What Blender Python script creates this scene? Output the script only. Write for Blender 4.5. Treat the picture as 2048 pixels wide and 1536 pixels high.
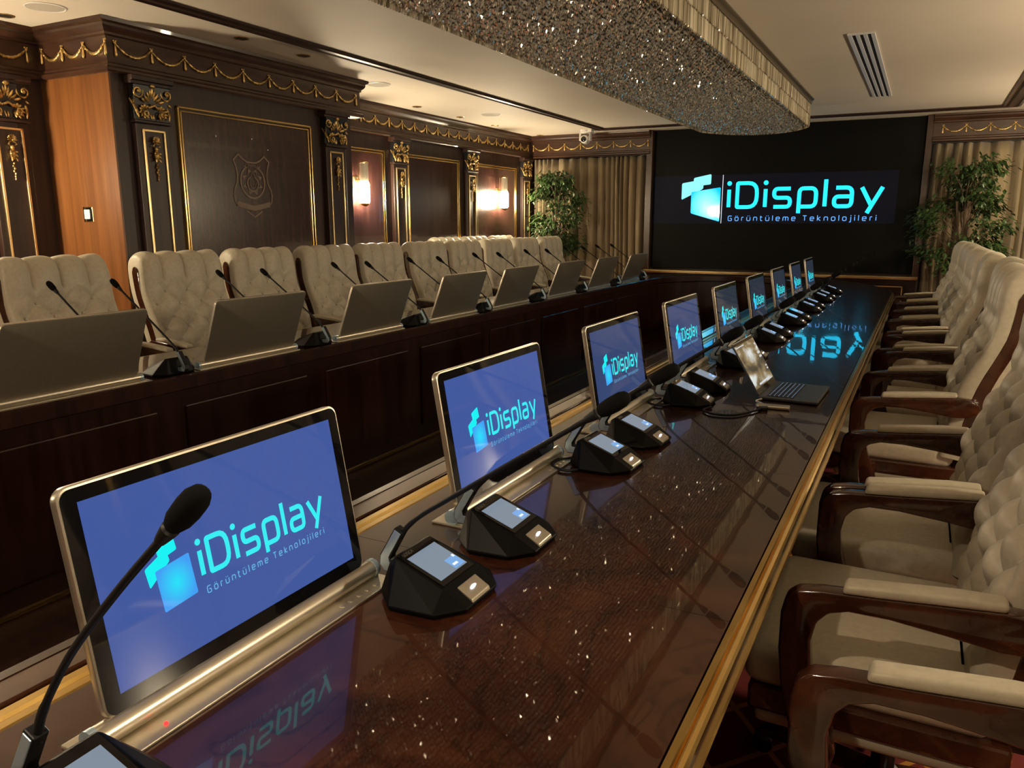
import bpy, bmesh, math, random
from mathutils import Vector, Matrix
random.seed(7)
for o in list(bpy.data.objects): bpy.data.objects.remove(o)
S = bpy.context.scene
COL = S.collection
PI = math.pi
# ------------------------------------------------------------------ camera, world, light, exposure
FPX = 1550.0
PITCH = math.radians(11.789); YAW = math.radians(27.578)
fw = Vector((-math.sin(YAW)*math.cos(PITCH), math.cos(YAW)*math.cos(PITCH), -math.sin(PITCH)))
rt = Vector((math.cos(YAW), math.sin(YAW), 0)); up = rt.cross(fw)
cam = bpy.data.cameras.new('camera'); cam.sensor_width = 36; cam.lens = FPX/2048*36; cam.clip_start = .02
co = bpy.data.objects.new('camera', cam); COL.objects.link(co)
co.matrix_world = Matrix(((rt.x, up.x, -fw.x, 0), (rt.y, up.y, -fw.y, 0), (rt.z, up.z, -fw.z, 1.38), (0, 0, 0, 1)))
S.camera = co
S.view_settings.view_transform = 'Standard'; S.view_settings.look = 'None'
S.view_settings.exposure = 0.0; S.view_settings.gamma = 1.0; S.view_settings.use_curve_mapping = False
W = bpy.data.worlds.new('world'); S.world = W; W.use_nodes = True
W.node_tree.nodes['Background'].inputs[0].default_value = (.05, .04, .03, 1)
W.node_tree.nodes['Background'].inputs[1].default_value = .3
LAMP_E = 420.0; DOWN_W = 120.0
WARM = (1.0, .81, .54)

# ------------------------------------------------------------------ materials
MATS = {}
def mat(name, col, rough=.5, metal=0., emit=None, es=1., coat=0., spec=.5, trans=0., sheen=0.):
    m = bpy.data.materials.new(name); m.use_nodes = True
    b = m.node_tree.nodes['Principled BSDF']
    b.inputs['Base Color'].default_value = (*col, 1); b.inputs['Roughness'].default_value = rough
    b.inputs['Metallic'].default_value = metal; b.inputs['Coat Weight'].default_value = coat
    b.inputs['Coat Roughness'].default_value = .03
    b.inputs['Specular IOR Level'].default_value = spec
    b.inputs['Transmission Weight'].default_value = trans
    b.inputs['Sheen Weight'].default_value = sheen
    if emit:
        b.inputs['Emission Color'].default_value = (*emit, 1); b.inputs['Emission Strength'].default_value = es
    MATS[name] = m
    return m
def nodes(m): return m.node_tree.nodes, m.node_tree.links, m.node_tree.nodes['Principled BSDF']
def tex_noise(m, c1, c2, scale=(5, 5, 5), detail=6, nscale=1., dist=0., pos=.35, pos2=.65, coord='Object', bump=0., bdist=.002):
    N, L, b = nodes(m)
    tc = N.new('ShaderNodeTexCoord'); mp = N.new('ShaderNodeMapping'); mp.inputs['Scale'].default_value = scale
    if coord == 'World':
        g = N.new('ShaderNodeNewGeometry'); L.new(g.outputs['Position'], mp.inputs['Vector'])
    else: L.new(tc.outputs[coord], mp.inputs['Vector'])
    nz = N.new('ShaderNodeTexNoise'); nz.inputs['Scale'].default_value = nscale; nz.inputs['Detail'].default_value = detail
    nz.inputs['Distortion'].default_value = dist; nz.inputs['Roughness'].default_value = .6
    L.new(mp.outputs['Vector'], nz.inputs['Vector'])
    cr = N.new('ShaderNodeValToRGB'); cr.color_ramp.elements[0].position = pos; cr.color_ramp.elements[1].position = pos2
    cr.color_ramp.elements[0].color = (*c1, 1); cr.color_ramp.elements[1].color = (*c2, 1)
    L.new(nz.outputs['Fac'], cr.inputs['Fac']); L.new(cr.outputs['Color'], b.inputs['Base Color'])
    if bump:
        bp = N.new('ShaderNodeBump'); bp.inputs['Strength'].default_value = bump; bp.inputs['Distance'].default_value = bdist
        L.new(nz.outputs['Fac'], bp.inputs['Height']); L.new(bp.outputs['Normal'], b.inputs['Normal'])
    return m
# dark wall wood with vertical grain
tex_noise(mat('wood_dark', (0, 0, 0), .40), (.016, .0065, .0045), (.036, .0155, .0105), (22, 22, 1.2), coord='World')
tex_noise(mat('wood_panel', (0, 0, 0), .26, coat=.35), (.028, .0105, .0085), (.052, .021, .017), (30, 30, 1.5), coord='World')
tex_noise(mat('wood_lit', (0, 0, 0), .32, coat=.3), (.120, .043, .012), (.185, .072, .021), (28, 28, 1.1), coord='World')  # wall wood again, direct light put into a lighter, more orange colour
tex_noise(mat('wood_frieze', (0, 0, 0), .3, coat=.3), (.030, .013, .0075), (.056, .025, .014), (6, 6, 22), coord='World')
tex_noise(mat('wood_chair', (0, 0, 0), .14, coat=.6), (.032, .010, .005), (.062, .020, .009), (16, 4, 16))
tex_noise(mat('wood_table_side', (0, 0, 0), .25, coat=.3), (.012, .0036, .0022), (.027, .0085, .005), (20, 20, 1.6), coord='World')
# glossy burl table top
m = mat('burl', (0, 0, 0), .2, coat=.85, spec=.25); tex_noise(m, (.017, .0048, .0026), (.058, .018, .0075), (1, 1, 1), detail=9, nscale=3.2, dist=2.2, pos=.3, pos2=.68, coord='World')
N, L, b = nodes(m)
g = N.new('ShaderNodeNewGeometry'); mp = N.new('ShaderNodeMapping'); mp.inputs['Scale'].default_value = (1.6, .8, 1)
L.new(g.outputs['Position'], mp.inputs['Vector'])
nz = N.new('ShaderNodeTexNoise'); nz.inputs['Scale'].default_value = 4.5; nz.inputs['Detail'].default_value = 8; nz.inputs['Distortion'].default_value = 1.6
L.new(mp.outputs['Vector'], nz.inputs['Vector'])
r2 = N.new('ShaderNodeValToRGB'); e = r2.color_ramp.elements
e[0].position = .47; e[0].color = (1, 1, 1, 1); e[1].position = .53; e[1].color = (1, 1, 1, 1)
k = r2.color_ramp.elements.new(.5); k.color = (.38, .34, .3, 1)
L.new(nz.outputs['Fac'], r2.inputs['Fac'])
src = b.inputs['Base Color'].links[0].from_socket
mx = N.new('ShaderNodeMix'); mx.data_type = 'RGBA'; mx.blend_type = 'MULTIPLY'; mx.inputs['Factor'].default_value = .8
L.new(src, mx.inputs['A']); L.new(r2.outputs['Color'], mx.inputs['B']); L.new(mx.outputs['Result'], b.inputs['Base Color'])
b.inputs['Coat Roughness'].default_value = .02
# slight waviness of the lacquer
n3 = N.new('ShaderNodeTexNoise'); n3.inputs['Scale'].default_value = 9
L.new(g.outputs['Position'], n3.inputs['Vector'])
bp = N.new('ShaderNodeBump'); bp.inputs['Strength'].default_value = .05; bp.inputs['Distance'].default_value = .004
L.new(n3.outputs['Fac'], bp.inputs['Height']); L.new(bp.outputs['Normal'], b.inputs['Coat Normal'])
tex_noise(mat('gold', (0, 0, 0), .19, 1.), (.72, .48, .16), (.82, .57, .22), (9, 9, 9), coord='World')
tex_noise(mat('gold_antique', (0, 0, 0), .35, .9), (.20, .115, .03), (.86, .60, .24), (40, 40, 40), coord='Object', pos=.38, pos2=.6)
mat('gold_pale', (.80, .58, .28), .3, 1.)
tex_noise(mat('leather', (0, 0, 0), .42, spec=.4, sheen=.1), (.43, .385, .29), (.50, .45, .345), (60, 60, 60), bump=.05, bdist=.001)
mat('leather_dark', (.36, .32, .24), .45)
tex_noise(mat('ceiling_paint', (0, 0, 0), .7), (.66, .60, .50), (.70, .64, .54), (1.2, 1.2, 1), coord='World')
mat('speaker_cloth', (.42, .39, .33), .8); mat('white_plastic', (.70, .69, .66), .4); mat('white_metal', (.62, .62, .62), .35)
mat('mic_black', (.0018, .0018, .0022), .45, spec=.10); mat('black', (.006, .006, .007), .35); mat('black_gloss', (.004, .004, .005), .04, spec=.6)
mat('rubber', (.005, .005, .006), .5, spec=.25); mat('foam', (.004, .004, .0045), .9, spec=.08); mat('dark_hole', (.012, .010, .009), .8)
tex_noise(mat('aluminium', (0, 0, 0), .33, .9), (.55, .50, .41), (.62, .57, .47), (2, 60, 60), pos=.2, pos2=.8)
mat('silver', (.62, .62, .62), .22, 1.); mat('clip_blue', (.33, .43, .52), .35, .6)
mat('space_grey', (.10, .11, .125), .38, .7); mat('key', (.012, .02, .04), .4)
tex_noise(mat('curtain', (0, 0, 0), .8, sheen=.3), (.22, .168, .095), (.33, .258, .152), (5, 5, 1.1), coord='World', detail=4)
tex_noise(mat('leaf', (0, 0, 0), .4), (.012, .034, .008), (.050, .098, .024), (14, 14, 14), coord='World')
mat('bark', (.10, .065, .04), .8); mat('pot', (.20, .12, .07), .4); mat('soil', (.03, .02, .015), .9)
mat('crystal', (.90, .88, .82), .08, .74, spec=.9)
m = mat('crystal_rod', (.82, .74, .56), .10, .6, spec=.9); N, L, b = nodes(m); oi = N.new('ShaderNodeObjectInfo'); cr = N.new('ShaderNodeValToRGB'); cr.color_ramp.elements[0].color = (.22, .18, .11, 1); cr.color_ramp.elements[1].color = (.90, .83, .66, 1); gg = N.new('ShaderNodeNewGeometry'); ad = N.new('ShaderNodeMath'); ad.operation = 'ADD'; fr_ = N.new('ShaderNodeMath'); fr_.operation = 'FRACT'; L.new(oi.outputs['Random'], ad.inputs[0]); L.new(gg.outputs['Random Per Island'], ad.inputs[1]); L.new(ad.outputs[0], fr_.inputs[0]); L.new(fr_.outputs[0], cr.inputs['Fac']); L.new(cr.outputs['Color'], b.inputs['Base Color'])
mat('bronze', (.16, .125, .085), .35, .7)
mat('mirror_plate', (.10, .085, .065), .3, .5)
mat('video_black', (.0012, .0015, .0018), .5, spec=.12)
def emis(name, col, s, rough=.05, spec=.5): return mat(name, (.003, .003, .004), rough, emit=col, es=s, spec=spec)
def radial(name, c_in, c_out, s, size):
    m = emis(name, c_in, s); N, L, b = nodes(m)
    tc = N.new('ShaderNodeTexCoord'); gr = N.new('ShaderNodeTexGradient'); gr.gradient_type = 'SPHERICAL'
    mp = N.new('ShaderNodeMapping'); mp.inputs['Location'].default_value = (-.5, -.5, -.5)
    mp.vector_type = 'POINT'; L.new(tc.outputs['Generated'], mp.inputs['Vector'])
    sc = N.new('ShaderNodeVectorMath'); sc.operation = 'MULTIPLY'; sc.inputs[1].default_value = size
    L.new(mp.outputs['Vector'], sc.inputs[0]); L.new(sc.outputs['Vector'], gr.inputs['Vector'])
    mx = N.new('ShaderNodeMix'); mx.data_type = 'RGBA'
    mx.inputs['A'].default_value = (*c_out, 1); mx.inputs['B'].default_value = (*c_in, 1)
    L.new(gr.outputs['Fac'], mx.inputs['Factor']); L.new(mx.outputs['Result'], b.inputs['Emission Color'])
    return m
emis('wall_text', (.015, .62, 1.0), 1.75, .4, .2); emis('wall_tag', (.14, .42, 1.0), 1.2, .4, .2); emis('wall_line', (.85, .92, 1.), 1.1, .3)
radial('wall_mark', (.30, 1.0, 1.0), (.0, .42, .95), 1.7, (1.7, 0, 1.7)); emis('wall_mark2', (.25, .95, .95), 1.15, .3)
emis('wall_band', (.010, .016, .045), .12, .5, .12)
emis('mon_text', (.035, .85, .90), 1.0); emis('mon_tag', (.16, .55, .90), .85)
radial('mon_mark', (.02, .80, 1.0), (.06, .36, .95), .95, (0, 1.9, 1.9)); emis('mon_mark2', (.01, .88, .90), 1.)
emis('mon_blue', (.052, .098, .335), 1.0); emis('mon_blue2', (.045, .075, .20), .8); emis('mon_blue_faded', (.030, .042, .070), .7)  # the two dimmer ones have the viewing-angle fade put into their colour
emis('touch', (.34, .42, .52), .62); emis('touch_box', (.22, .45, .85), .9); emis('touch_mark', (.9, .95, 1.), 1.)
emis('led_white', (.8, .8, 1.), 8.); emis('led_red', (1., .02, .02), 4.); emis('usb_blue', (.05, .3, 1.), .8)
emis('lamp', (1., .74, .36), 22.)
m = emis('laptop_picture', (.3, .25, .2), .9); N, L, b = nodes(m)
tc = N.new('ShaderNodeTexCoord'); nz = N.new('ShaderNodeTexNoise'); nz.inputs['Scale'].default_value = 2.2; nz.inputs['Detail'].default_value = 9; nz.inputs['Distortion'].default_value = .4
L.new(tc.outputs['Generated'], nz.inputs['Vector']); cr = N.new('ShaderNodeValToRGB'); e = cr.color_ramp.elements
e[0].position = .36; e[0].color = (.04, .035, .03, 1); e[1].position = .66; e[1].color = (.72, .76, .74, 1); k = e.new(.5); k.color = (.26, .19, .09, 1)
L.new(nz.outputs['Fac'], cr.inputs['Fac']); L.new(cr.outputs['Color'], b.inputs['Emission Color'])
# glass of the sconces
mat('ribbed_glass', (.42, .38, .29), .25, emit=(1., .76, .45), es=.10); mat('glow_glass', (.9, .8, .6), .3, emit=WARM, es=LAMP_E)
# carpet: red with yellow lattice
m = mat('carpet', (.20, .012, .012), .95); N, L, b = nodes(m)
g = N.new('ShaderNodeNewGeometry'); sp = N.new('ShaderNodeSeparateXYZ'); L.new(g.outputs['Position'], sp.inputs[0])
def mth(op, a, bb=None):
    n = N.new('ShaderNodeMath'); n.operation = op
    for i, q in enumerate((a, bb)):
        if q is None: continue
        if isinstance(q, (int, float)): n.inputs[i].default_value = q
        else: L.new(q, n.inputs[i])
    return n.outputs[0]
def lat(sg):
    s_ = mth('ADD' if sg > 0 else 'SUBTRACT', mth('MULTIPLY', sp.outputs[0], 1.), mth('MULTIPLY', sp.outputs[1], .8))
    f_ = mth('FRACT', mth('MULTIPLY', s_, 4.2)); return mth('LESS_THAN', mth('ABSOLUTE', mth('SUBTRACT', f_, .5)), .045)
ln = mth('MAXIMUM', lat(1), lat(-1))
nz = N.new('ShaderNodeTexNoise'); nz.inputs['Scale'].default_value = 160; L.new(g.outputs['Position'], nz.inputs['Vector'])
cr = N.new('ShaderNodeValToRGB'); cr.color_ramp.elements[0].color = (.09, .006, .006, 1); cr.color_ramp.elements[1].color = (.21, .018, .014, 1)
L.new(nz.outputs['Fac'], cr.inputs['Fac'])
mx = N.new('ShaderNodeMix'); mx.data_type = 'RGBA'; L.new(ln, mx.inputs['Factor']); L.new(cr.outputs['Color'], mx.inputs['A']); mx.inputs['B'].default_value = (.52, .22, .03, 1)
L.new(mx.outputs['Result'], b.inputs['Base Color'])

# ------------------------------------------------------------------ mesh helpers
class MB:
    def __init__(s): s.v = []; s.f = []
    def add(s, vs, fs):
        n = len(s.v); s.v += [tuple(v) for v in vs]; s.f += [tuple(i+n for i in f) for f in fs]; return s
    def box(s, x0, x1, y0, y1, z0, z1):
        return s.add([(x0, y0, z0), (x1, y0, z0), (x1, y1, z0), (x0, y1, z0), (x0, y0, z1), (x1, y0, z1), (x1, y1, z1), (x0, y1, z1)],
                     [(0, 3, 2, 1), (4, 5, 6, 7), (0, 1, 5, 4), (1, 2, 6, 5), (2, 3, 7, 6), (3, 0, 4, 7)])
    def prism(s, pts, ax, a0, a1):
        def P(p, a): return (a, p[0], p[1]) if ax == 'x' else ((p[0], a, p[1]) if ax == 'y' else (p[0], p[1], a))
        n = len(pts)
        return s.add([P(p, a0) for p in pts]+[P(p, a1) for p in pts],
                     [tuple(range(n))[::-1], tuple(range(n, 2*n))]+[(i, (i+1) % n, n+(i+1) % n, n+i) for i in range(n)])
    def tube(s, pts, r, n=8):
        pts = [Vector(p) for p in pts]; k = len(pts); R = r if isinstance(r, (list, tuple)) else [r]*k
        vs = []; fs = []; nrm = None
        for i, p in enumerate(pts):
            t = (pts[min(i+1, k-1)]-pts[max(i-1, 0)]).normalized()
            if nrm is None: nrm = t.orthogonal().normalized()
            nrm = (nrm-t*nrm.dot(t)).normalized(); bn = t.cross(nrm)
            for j in range(n):
                a = 2*PI*j/n; vs.append(p+(nrm*math.cos(a)+bn*math.sin(a))*R[i])
        for i in range(k-1):
            for j in range(n): fs.append((i*n+j, i*n+(j+1) % n, (i+1)*n+(j+1) % n, (i+1)*n+j))
        fs += [tuple(range(n))[::-1], tuple(range((k-1)*n, k*n))]
        return s.add(vs, fs)
    def lathe(s, prof, n=20, c=(0, 0, 0), ax='z'):
        vs = []; fs = []; k = len(prof)
        for r, h in prof:
            for j in range(n):
                a = 2*PI*j/n; q = (r*math.cos(a), r*math.sin(a), h)
                if ax == 'x': q = (q[2], q[0], q[1])
                if ax == 'y': q = (q[1], q[2], q[0])
                vs.append((c[0]+q[0], c[1]+q[1], c[2]+q[2]))
        for i in range(k-1):
            for j in range(n): fs.append((i*n+j, i*n+(j+1) % n, (i+1)*n+(j+1) % n, (i+1)*n+j))
        fs += [tuple(range(n))[::-1], tuple(range((k-1)*n, k*n))]
        return s.add(vs, fs)
    def sphere(s, c, r, n=8, m_=6):
        rr = r if isinstance(r, (tuple, list)) else (r, r, r)
        vs = [(c[0], c[1], c[2]+rr[2])]; fs = []
        for i in range(1, m_):
            th = PI*i/m_
            for j in range(n):
                a = 2*PI*j/n; vs.append((c[0]+rr[0]*math.sin(th)*math.cos(a), c[1]+rr[1]*math.sin(th)*math.sin(a), c[2]+rr[2]*math.cos(th)))
        vs.append((c[0], c[1], c[2]-rr[2])); e = len(vs)-1
        for j in range(n): fs.append((0, 1+j, 1+(j+1) % n)); fs.append((e, 1+(m_-2)*n+(j+1) % n, 1+(m_-2)*n+j))
        for i in range(m_-2):
            for j in range(n): fs.append((1+i*n+j, 1+(i+1)*n+j, 1+(i+1)*n+(j+1) % n, 1+i*n+(j+1) % n))
        return s.add(vs, fs)
    def sweep(s, path, prof, closed_ends=True):
        # path in XY, profile (d, z); d is measured to the right of the direction of travel
        P = [Vector((p[0], p[1])) for p in path]; k = len(P); n = len(prof); vs = []; fs = []
        for i in range(k):
            def nr(a, b_): d = (b_-a).normalized(); return Vector((d.y, -d.x))
            n1 = nr(P[i-1], P[i]) if i else nr(P[0], P[1]); n2 = nr(P[i], P[i+1]) if i < k-1 else n1
            mm = (n1+n2)/(1+n1.dot(n2))
            for d, z in prof: vs.append((P[i].x+mm.x*d, P[i].y+mm.y*d, z))
        for i in range(k-1):
            for j in range(n): fs.append((i*n+j, i*n+(j+1) % n, (i+1)*n+(j+1) % n, (i+1)*n+j))
        if closed_ends: fs += [tuple(range(n))[::-1], tuple(range((k-1)*n, k*n))]
        return s.add(vs, fs)
    def mesh(s, name, bevel=0., seg=2, smooth=None, hull=False):
        bm = bmesh.new(); vv = [bm.verts.new(v) for v in s.v]
        for f in s.f:
            try: bm.faces.new([vv[i] for i in f])
            except ValueError: pass
        if hull:
            for f in list(bm.faces): bm.faces.remove(f)
            bmesh.ops.convex_hull(bm, input=bm.verts[:])
            bmesh.ops.dissolve_limit(bm, angle_limit=.02, verts=bm.verts[:], edges=bm.edges[:])
        bmesh.ops.recalc_face_normals(bm, faces=bm.faces[:])
        if bevel:
            bm.edges.ensure_lookup_table()
            ed = [e for e in bm.edges if len(e.link_faces) == 2 and e.calc_face_angle(0) > .5]
            bmesh.ops.bevel(bm, geom=ed, offset=bevel, segments=seg, profile=.5, affect='EDGES', clamp_overlap=True)
        me = bpy.data.meshes.new(name); bm.to_mesh(me); bm.free()
        if smooth is not None:
            me.polygons.foreach_set('use_smooth', [True]*len(me.polygons)); me.set_sharp_from_angle(angle=math.radians(smooth))
        return me
    def build(s, name, m, parent=None, loc=(0, 0, 0), rz=0., bevel=0., seg=2, smooth=None, hull=False):
        return link(name, s.mesh(name, bevel, seg, smooth, hull), m, parent, loc, rz)
def link(name, me, m=None, parent=None, loc=(0, 0, 0), rz=0.):
    o = bpy.data.objects.new(name, me); COL.objects.link(o)
    if m and not me.materials: me.materials.append(MATS[m])
    if parent: o.parent = parent
    o.location = loc; o.rotation_euler = (0, 0, rz)
    return o
def empty(name, label, cat, loc=(0, 0, 0), rz=0., group=None):
    o = bpy.data.objects.new(name, None); o.empty_display_size = .05; COL.objects.link(o)
    o.location = loc; o.rotation_euler = (0, 0, rz); return tag(o, label, cat, group)
def tag(o, label, cat, group=None):
    o['label'] = label; o['category'] = cat
    if group: o['group'] = group
    return o
def struct(o): o['kind'] = 'structure'; return o
def stuff(o): o['kind'] = 'stuff'; return o
KIDS = {}
def copy_tree(o, loc, rz, label, group=None):
    c = o.copy(); COL.objects.link(c); c.location = loc; c.rotation_euler = (0, 0, rz); c['label'] = label
    if group: c['group'] = group
    for ch in o.children:
        d = ch.copy(); COL.objects.link(d); d.parent = c
        for g_ in ch.children:
            e_ = g_.copy(); COL.objects.link(e_); e_.parent = d
    return c
ORD = ['first', 'second', 'third', 'fourth', 'fifth', 'sixth', 'seventh', 'eighth', 'ninth', 'tenth', 'eleventh', 'twelfth',
       'thirteenth', 'fourteenth', 'fifteenth', 'sixteenth', 'seventeenth', 'eighteenth', 'nineteenth', 'twentieth']
def catmull(pts, n=6):
    P = [Vector(p) for p in pts]; P = [P[0]*2-P[1]]+P+[P[-1]*2-P[-2]]; out = []
    for i in range(1, len(P)-2):
        for j in range(n):
            t = j/n; a, b_, c, d = P[i-1], P[i], P[i+1], P[i+2]
            out.append(.5*((2*b_)+(c-a)*t+(2*a-5*b_+4*c-d)*t*t+(3*b_-a-3*c+d)*t**3))
    out.append(P[-2]); return out

# ------------------------------------------------------------------ lettering: strokes of even width
def fillet(pts, r, closed=False):
    out = []; k = len(pts)
    for i, p in enumerate(pts):
        rr = p[2] if len(p) > 2 else r; p = Vector(p[:2])
        if (not closed and i in (0, k-1)) or rr <= 0: out.append(p); continue
        a = Vector(pts[i-1][:2])-p; b_ = Vector(pts[(i+1) % k][:2])-p
        q = min(rr, a.length*.49, b_.length*.49); A = p+a.normalized()*q; B = p+b_.normalized()*q
        for j in range(6):
            t = j/5; out.append(A*(1-t)**2+p*2*t*(1-t)+B*t*t)
    return out
def ribbon(pts, w, closed=False):
    k = len(pts); vs = []; fs = []
    for i, p in enumerate(pts):
        if closed: a, b_ = pts[i-1], pts[(i+1) % k]
        else: a, b_ = pts[max(i-1, 0)], pts[min(i+1, k-1)]
        d1 = (p-a); d2 = (b_-p)
        if d1.length < 1e-7: d1 = d2
        if d2.length < 1e-7: d2 = d1
        d1.normalize(); d2.normalize(); n1 = Vector((-d1.y, d1.x)); n2 = Vector((-d2.y, d2.x)); mm = (n1+n2)/max(.4, 1+n1.dot(n2))
        vs += [p+mm*w/2, p-mm*w/2]
    for i in range(k if closed else k-1):
        j = (i+1) % k; fs.append((2*i, 2*i+1, 2*j+1, 2*j))
    return vs, fs
X_ = .74
GLY = {
 'i': (.0, [[(0, 0), (0, X_)]], [(0, 1.0)]), 'I': (.0, [[(0, 0), (0, X_)]], []),
 'D': (.92, [('c', [(0, 0, .05), (.92, 0, .42), (.92, 1, .42), (0, 1, .05)])], []),
 's': (.74, [[(.74, X_), (0, X_, .22), (0, .37, .22), (.74, .37, .22), (.74, 0, .22), (0, 0)]], []),
 'p': (.74, [[(0, -.27), (0, X_, .2), (.74, X_, .25), (.74, 0, .25), (.075, 0)]], []),
 'l': (.0, [[(0, 0), (0, 1.08)]], []),
 'a': (.74, [[(.05, X_), (.74, X_, .25), (.74, 0, .2), (0, 0, .2), (0, .39, .2), (.70, .39)]], []),
 'y': (.86, [[(0, X_), (.44, .02)], [(.86, X_), (.28, -.28)]], []),
 'G': (.8, [[(.8, 1), (0, 1, .25), (0, 0, .25), (.8, 0, .2), (.8, .5), (.4, .5)]], []),
 'o': (.74, [('c', [(0, 0, .25), (.74, 0, .25), (.74, X_, .25), (0, X_, .25)])], []),
 'O': (.84, [('c', [(0, 0, .3), (.84, 0, .3), (.84, 1, .3), (0, 1, .3)])], []),
 'r': (.4, [[(0, 0), (0, X_, .2), (.42, X_)]], []),
 'u': (.74, [[(0, X_), (0, 0, .25), (.74, 0, .25), (.74, X_)]], []),
 'n': (.74, [[(0, 0), (0, X_, .2), (.74, X_, .25), (.74, 0)]], []),
 't': (.42, [[(.08, 1), (.08, 0, .22), (.45, 0)], [(-.08, X_), (.42, X_)]], []),
 'e': (.74, [[(.06, .37), (.74, .37, 0), (.74, X_, .25), (0, X_, .25), (0, 0, .25), (.7, 0)]], []),
 'm': (1.1, [[(0, 0), (0, X_, .2), (1.1, X_, .25), (1.1, 0)], [(.55, X_), (.55, 0)]], []),
 'T': (.8, [[(0, 1), (.8, 1)], [(.4, 1), (.4, 0)]], []),
 'k': (.62, [[(0, 0), (0, 1.08)], [(.6, X_), (.06, .36), (.64, 0)]], []),
 'j': (.15, [[(.15, X_), (.15, -.28, .2), (-.15, -.28)]], [(.15, 1.0)]),
 'B': (.75, [('c', [(0, 0, .04), (.75, 0, .22), (.75, .52, .1), (.70, 1, .22), (0, 1, .04)]), [(0, .52), (.7, .52)]], []),
 'S': (.75, [[(.75, 1), (0, 1, .2), (0, .5, .2), (.75, .5, .2), (.75, 0, .2), (0, 0)]], []),
 'C': (.75, [[(.75, 1), (0, 1, .25), (0, 0, .25), (.75, 0)]], []),
 'H': (.75, [[(0, 0), (0, 1)], [(.75, 0), (.75, 1)], [(0, .5), (.75, .5)]], []),
}
def word(txt, w, gap, size_x, size_y, x0, z0, target=None):
    """flat lettering in (x, z); returns verts, faces"""
    vs = []; fs = []; cx = 0.; items = []
    for ch in txt:
        if ch == ' ': cx += .85; continue
        dots2 = ch in 'öü'; base = {'ö': 'o', 'ü': 'u'}.get(ch, ch)
        wd, st, dots = GLY[base]; dots = list(dots)
        if dots2: dots += [(wd*.25, 1.0), (wd*.75, 1.0)]
        for s_ in st:
            cl = isinstance(s_, tuple); pts = s_[1] if cl else s_
            items.append(('r', [((Vector((p.x+cx, p.y)))) for p in fillet(pts, .2, cl)], cl))
        for d in dots: items.append(('d', Vector((d[0]+cx, d[1])), dots2))
        cx += wd+gap+w
    tot = cx-gap-w
    kx = (target/tot) if target else size_x
    for it in items:
        n = len(vs)
        if it[0] == 'r':
            pts = [Vector((p.x*kx, p.y*size_y)) for p in it[1]]
            a, f = ribbon(pts, w*size_y, it[2])
        else:
            c = Vector((it[1].x*kx, it[1].y*size_y)); rr = w*size_y*(.5 if it[2] else .62)
            a = [c+Vector((math.cos(2*PI*j/14), math.sin(2*PI*j/14)))*rr for j in range(14)]; f = [tuple(range(14))]
        vs += a; fs += [tuple(i+n for i in q) for q in f]
    return [(v.x+x0, v.y+z0) for v in vs], fs
def flat(name, vs, fs, m, parent, fn):
    me = bpy.data.meshes.new(name); me.from_pydata([fn(*v) for v in vs], [], fs); me.update()
    return link(name, me, m, parent)
def rquad(pts, r):
    p = fillet([(a, b_, r) for a, b_ in pts], r, True); return [(q.x, q.y) for q in p], [tuple(range(len(p)))]
# logo in metres of the big screen, origin at the left end of the mark and at the text base line
def logo_parts(parent, fn, sx, sy, mats, tilt):
    """fn(x, z, lift) places it"""
    big, small, text, tagm = mats
    A = [(.13, .20), (.515, .255), (.515, -.185), (.13, -.075)] if tilt else [(.10, .21), (.50, .25), (.52, -.12), (.12, -.155)]
    B = [(0, .315), (.285, .36), (.285, .24), (0, .10)] if tilt else [(.0, .26), (.26, .36), (.28, .25), (.02, .09)]
    C = [(.155, .38), (.385, .425), (.385, .295), (.155, .27)] if tilt else [(.15, .41), (.36, .47), (.38, .32), (.17, .28)]
    for i, (q, mm) in enumerate(((C, small), (B, small), (A, big))):
        vs, fs = rquad([(a*sx, b_*sy) for a, b_ in q], .02*sx)
        flat('logo_mark', vs, fs, mm, parent, lambda x, z, i=i: fn(x, z, 1+i*.4))
    vs, fs = word('iDisplay', .16, .24, 1, .300*sy, .625*sx, 0, target=1.81*sx)
    flat('logo_lettering', vs, fs, text, parent, lambda x, z: fn(x, z, 1))
    vs, fs = word('Görüntüleme Teknolojileri', .15, .62, 1, .060*sy, .63*sx, -.172*sy, target=1.76*sx)
    stuff(flat('tagline_lettering', vs, fs, tagm, parent, lambda x, z: fn(x, z, 1)))

# ================================================================== ROOM
ZC = 2.58; XL = -5.17; XB = -4.50; YB0 = 3.31; YB1 = 5.68; YB2 = 5.585; YW = 10.62; XR = 1.75; YR = -3.2
struct(MB().box(XL-.2, XR+.2, YR-.2, YW+.2, -.1, 0).build('floor', 'carpet'))
struct(MB().box(XL-.2, XR+.2, YR-.2, YW+.2, ZC, ZC+.1).build('ceiling', 'ceiling_paint'))
wl = MB(); wl.box(XL-.2, XL, YR-.2, YW+.2, 0, ZC); wl.box(XL, XB, YB0, YB2, 0, ZC); wl.box(XL, XB, YB2, YB1, 2.275, ZC)
wall_left = struct(wl.build('wall_left', 'wood_dark'))
wall_back = struct(MB().box(XL, XR, YW, YW+.2, 0, ZC).build('wall_back', 'wood_dark'))
wall_right = struct(MB().box(XR, XR+.2, YR-.2, YW+.2, 0, ZC).build('wall_right', 'wood_dark'))
wall_rear = struct(MB().box(XL, XR, YR-.2, YR, 0, ZC).build('wall_rear', 'wood_panel'))
MB().box(XL, XB+.0, YB0-.012, YB0, .1, 2.30).build('veneer_panel', 'wood_lit', wall_left)  # return face of the block, its direct light painted into the wood colour
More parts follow.
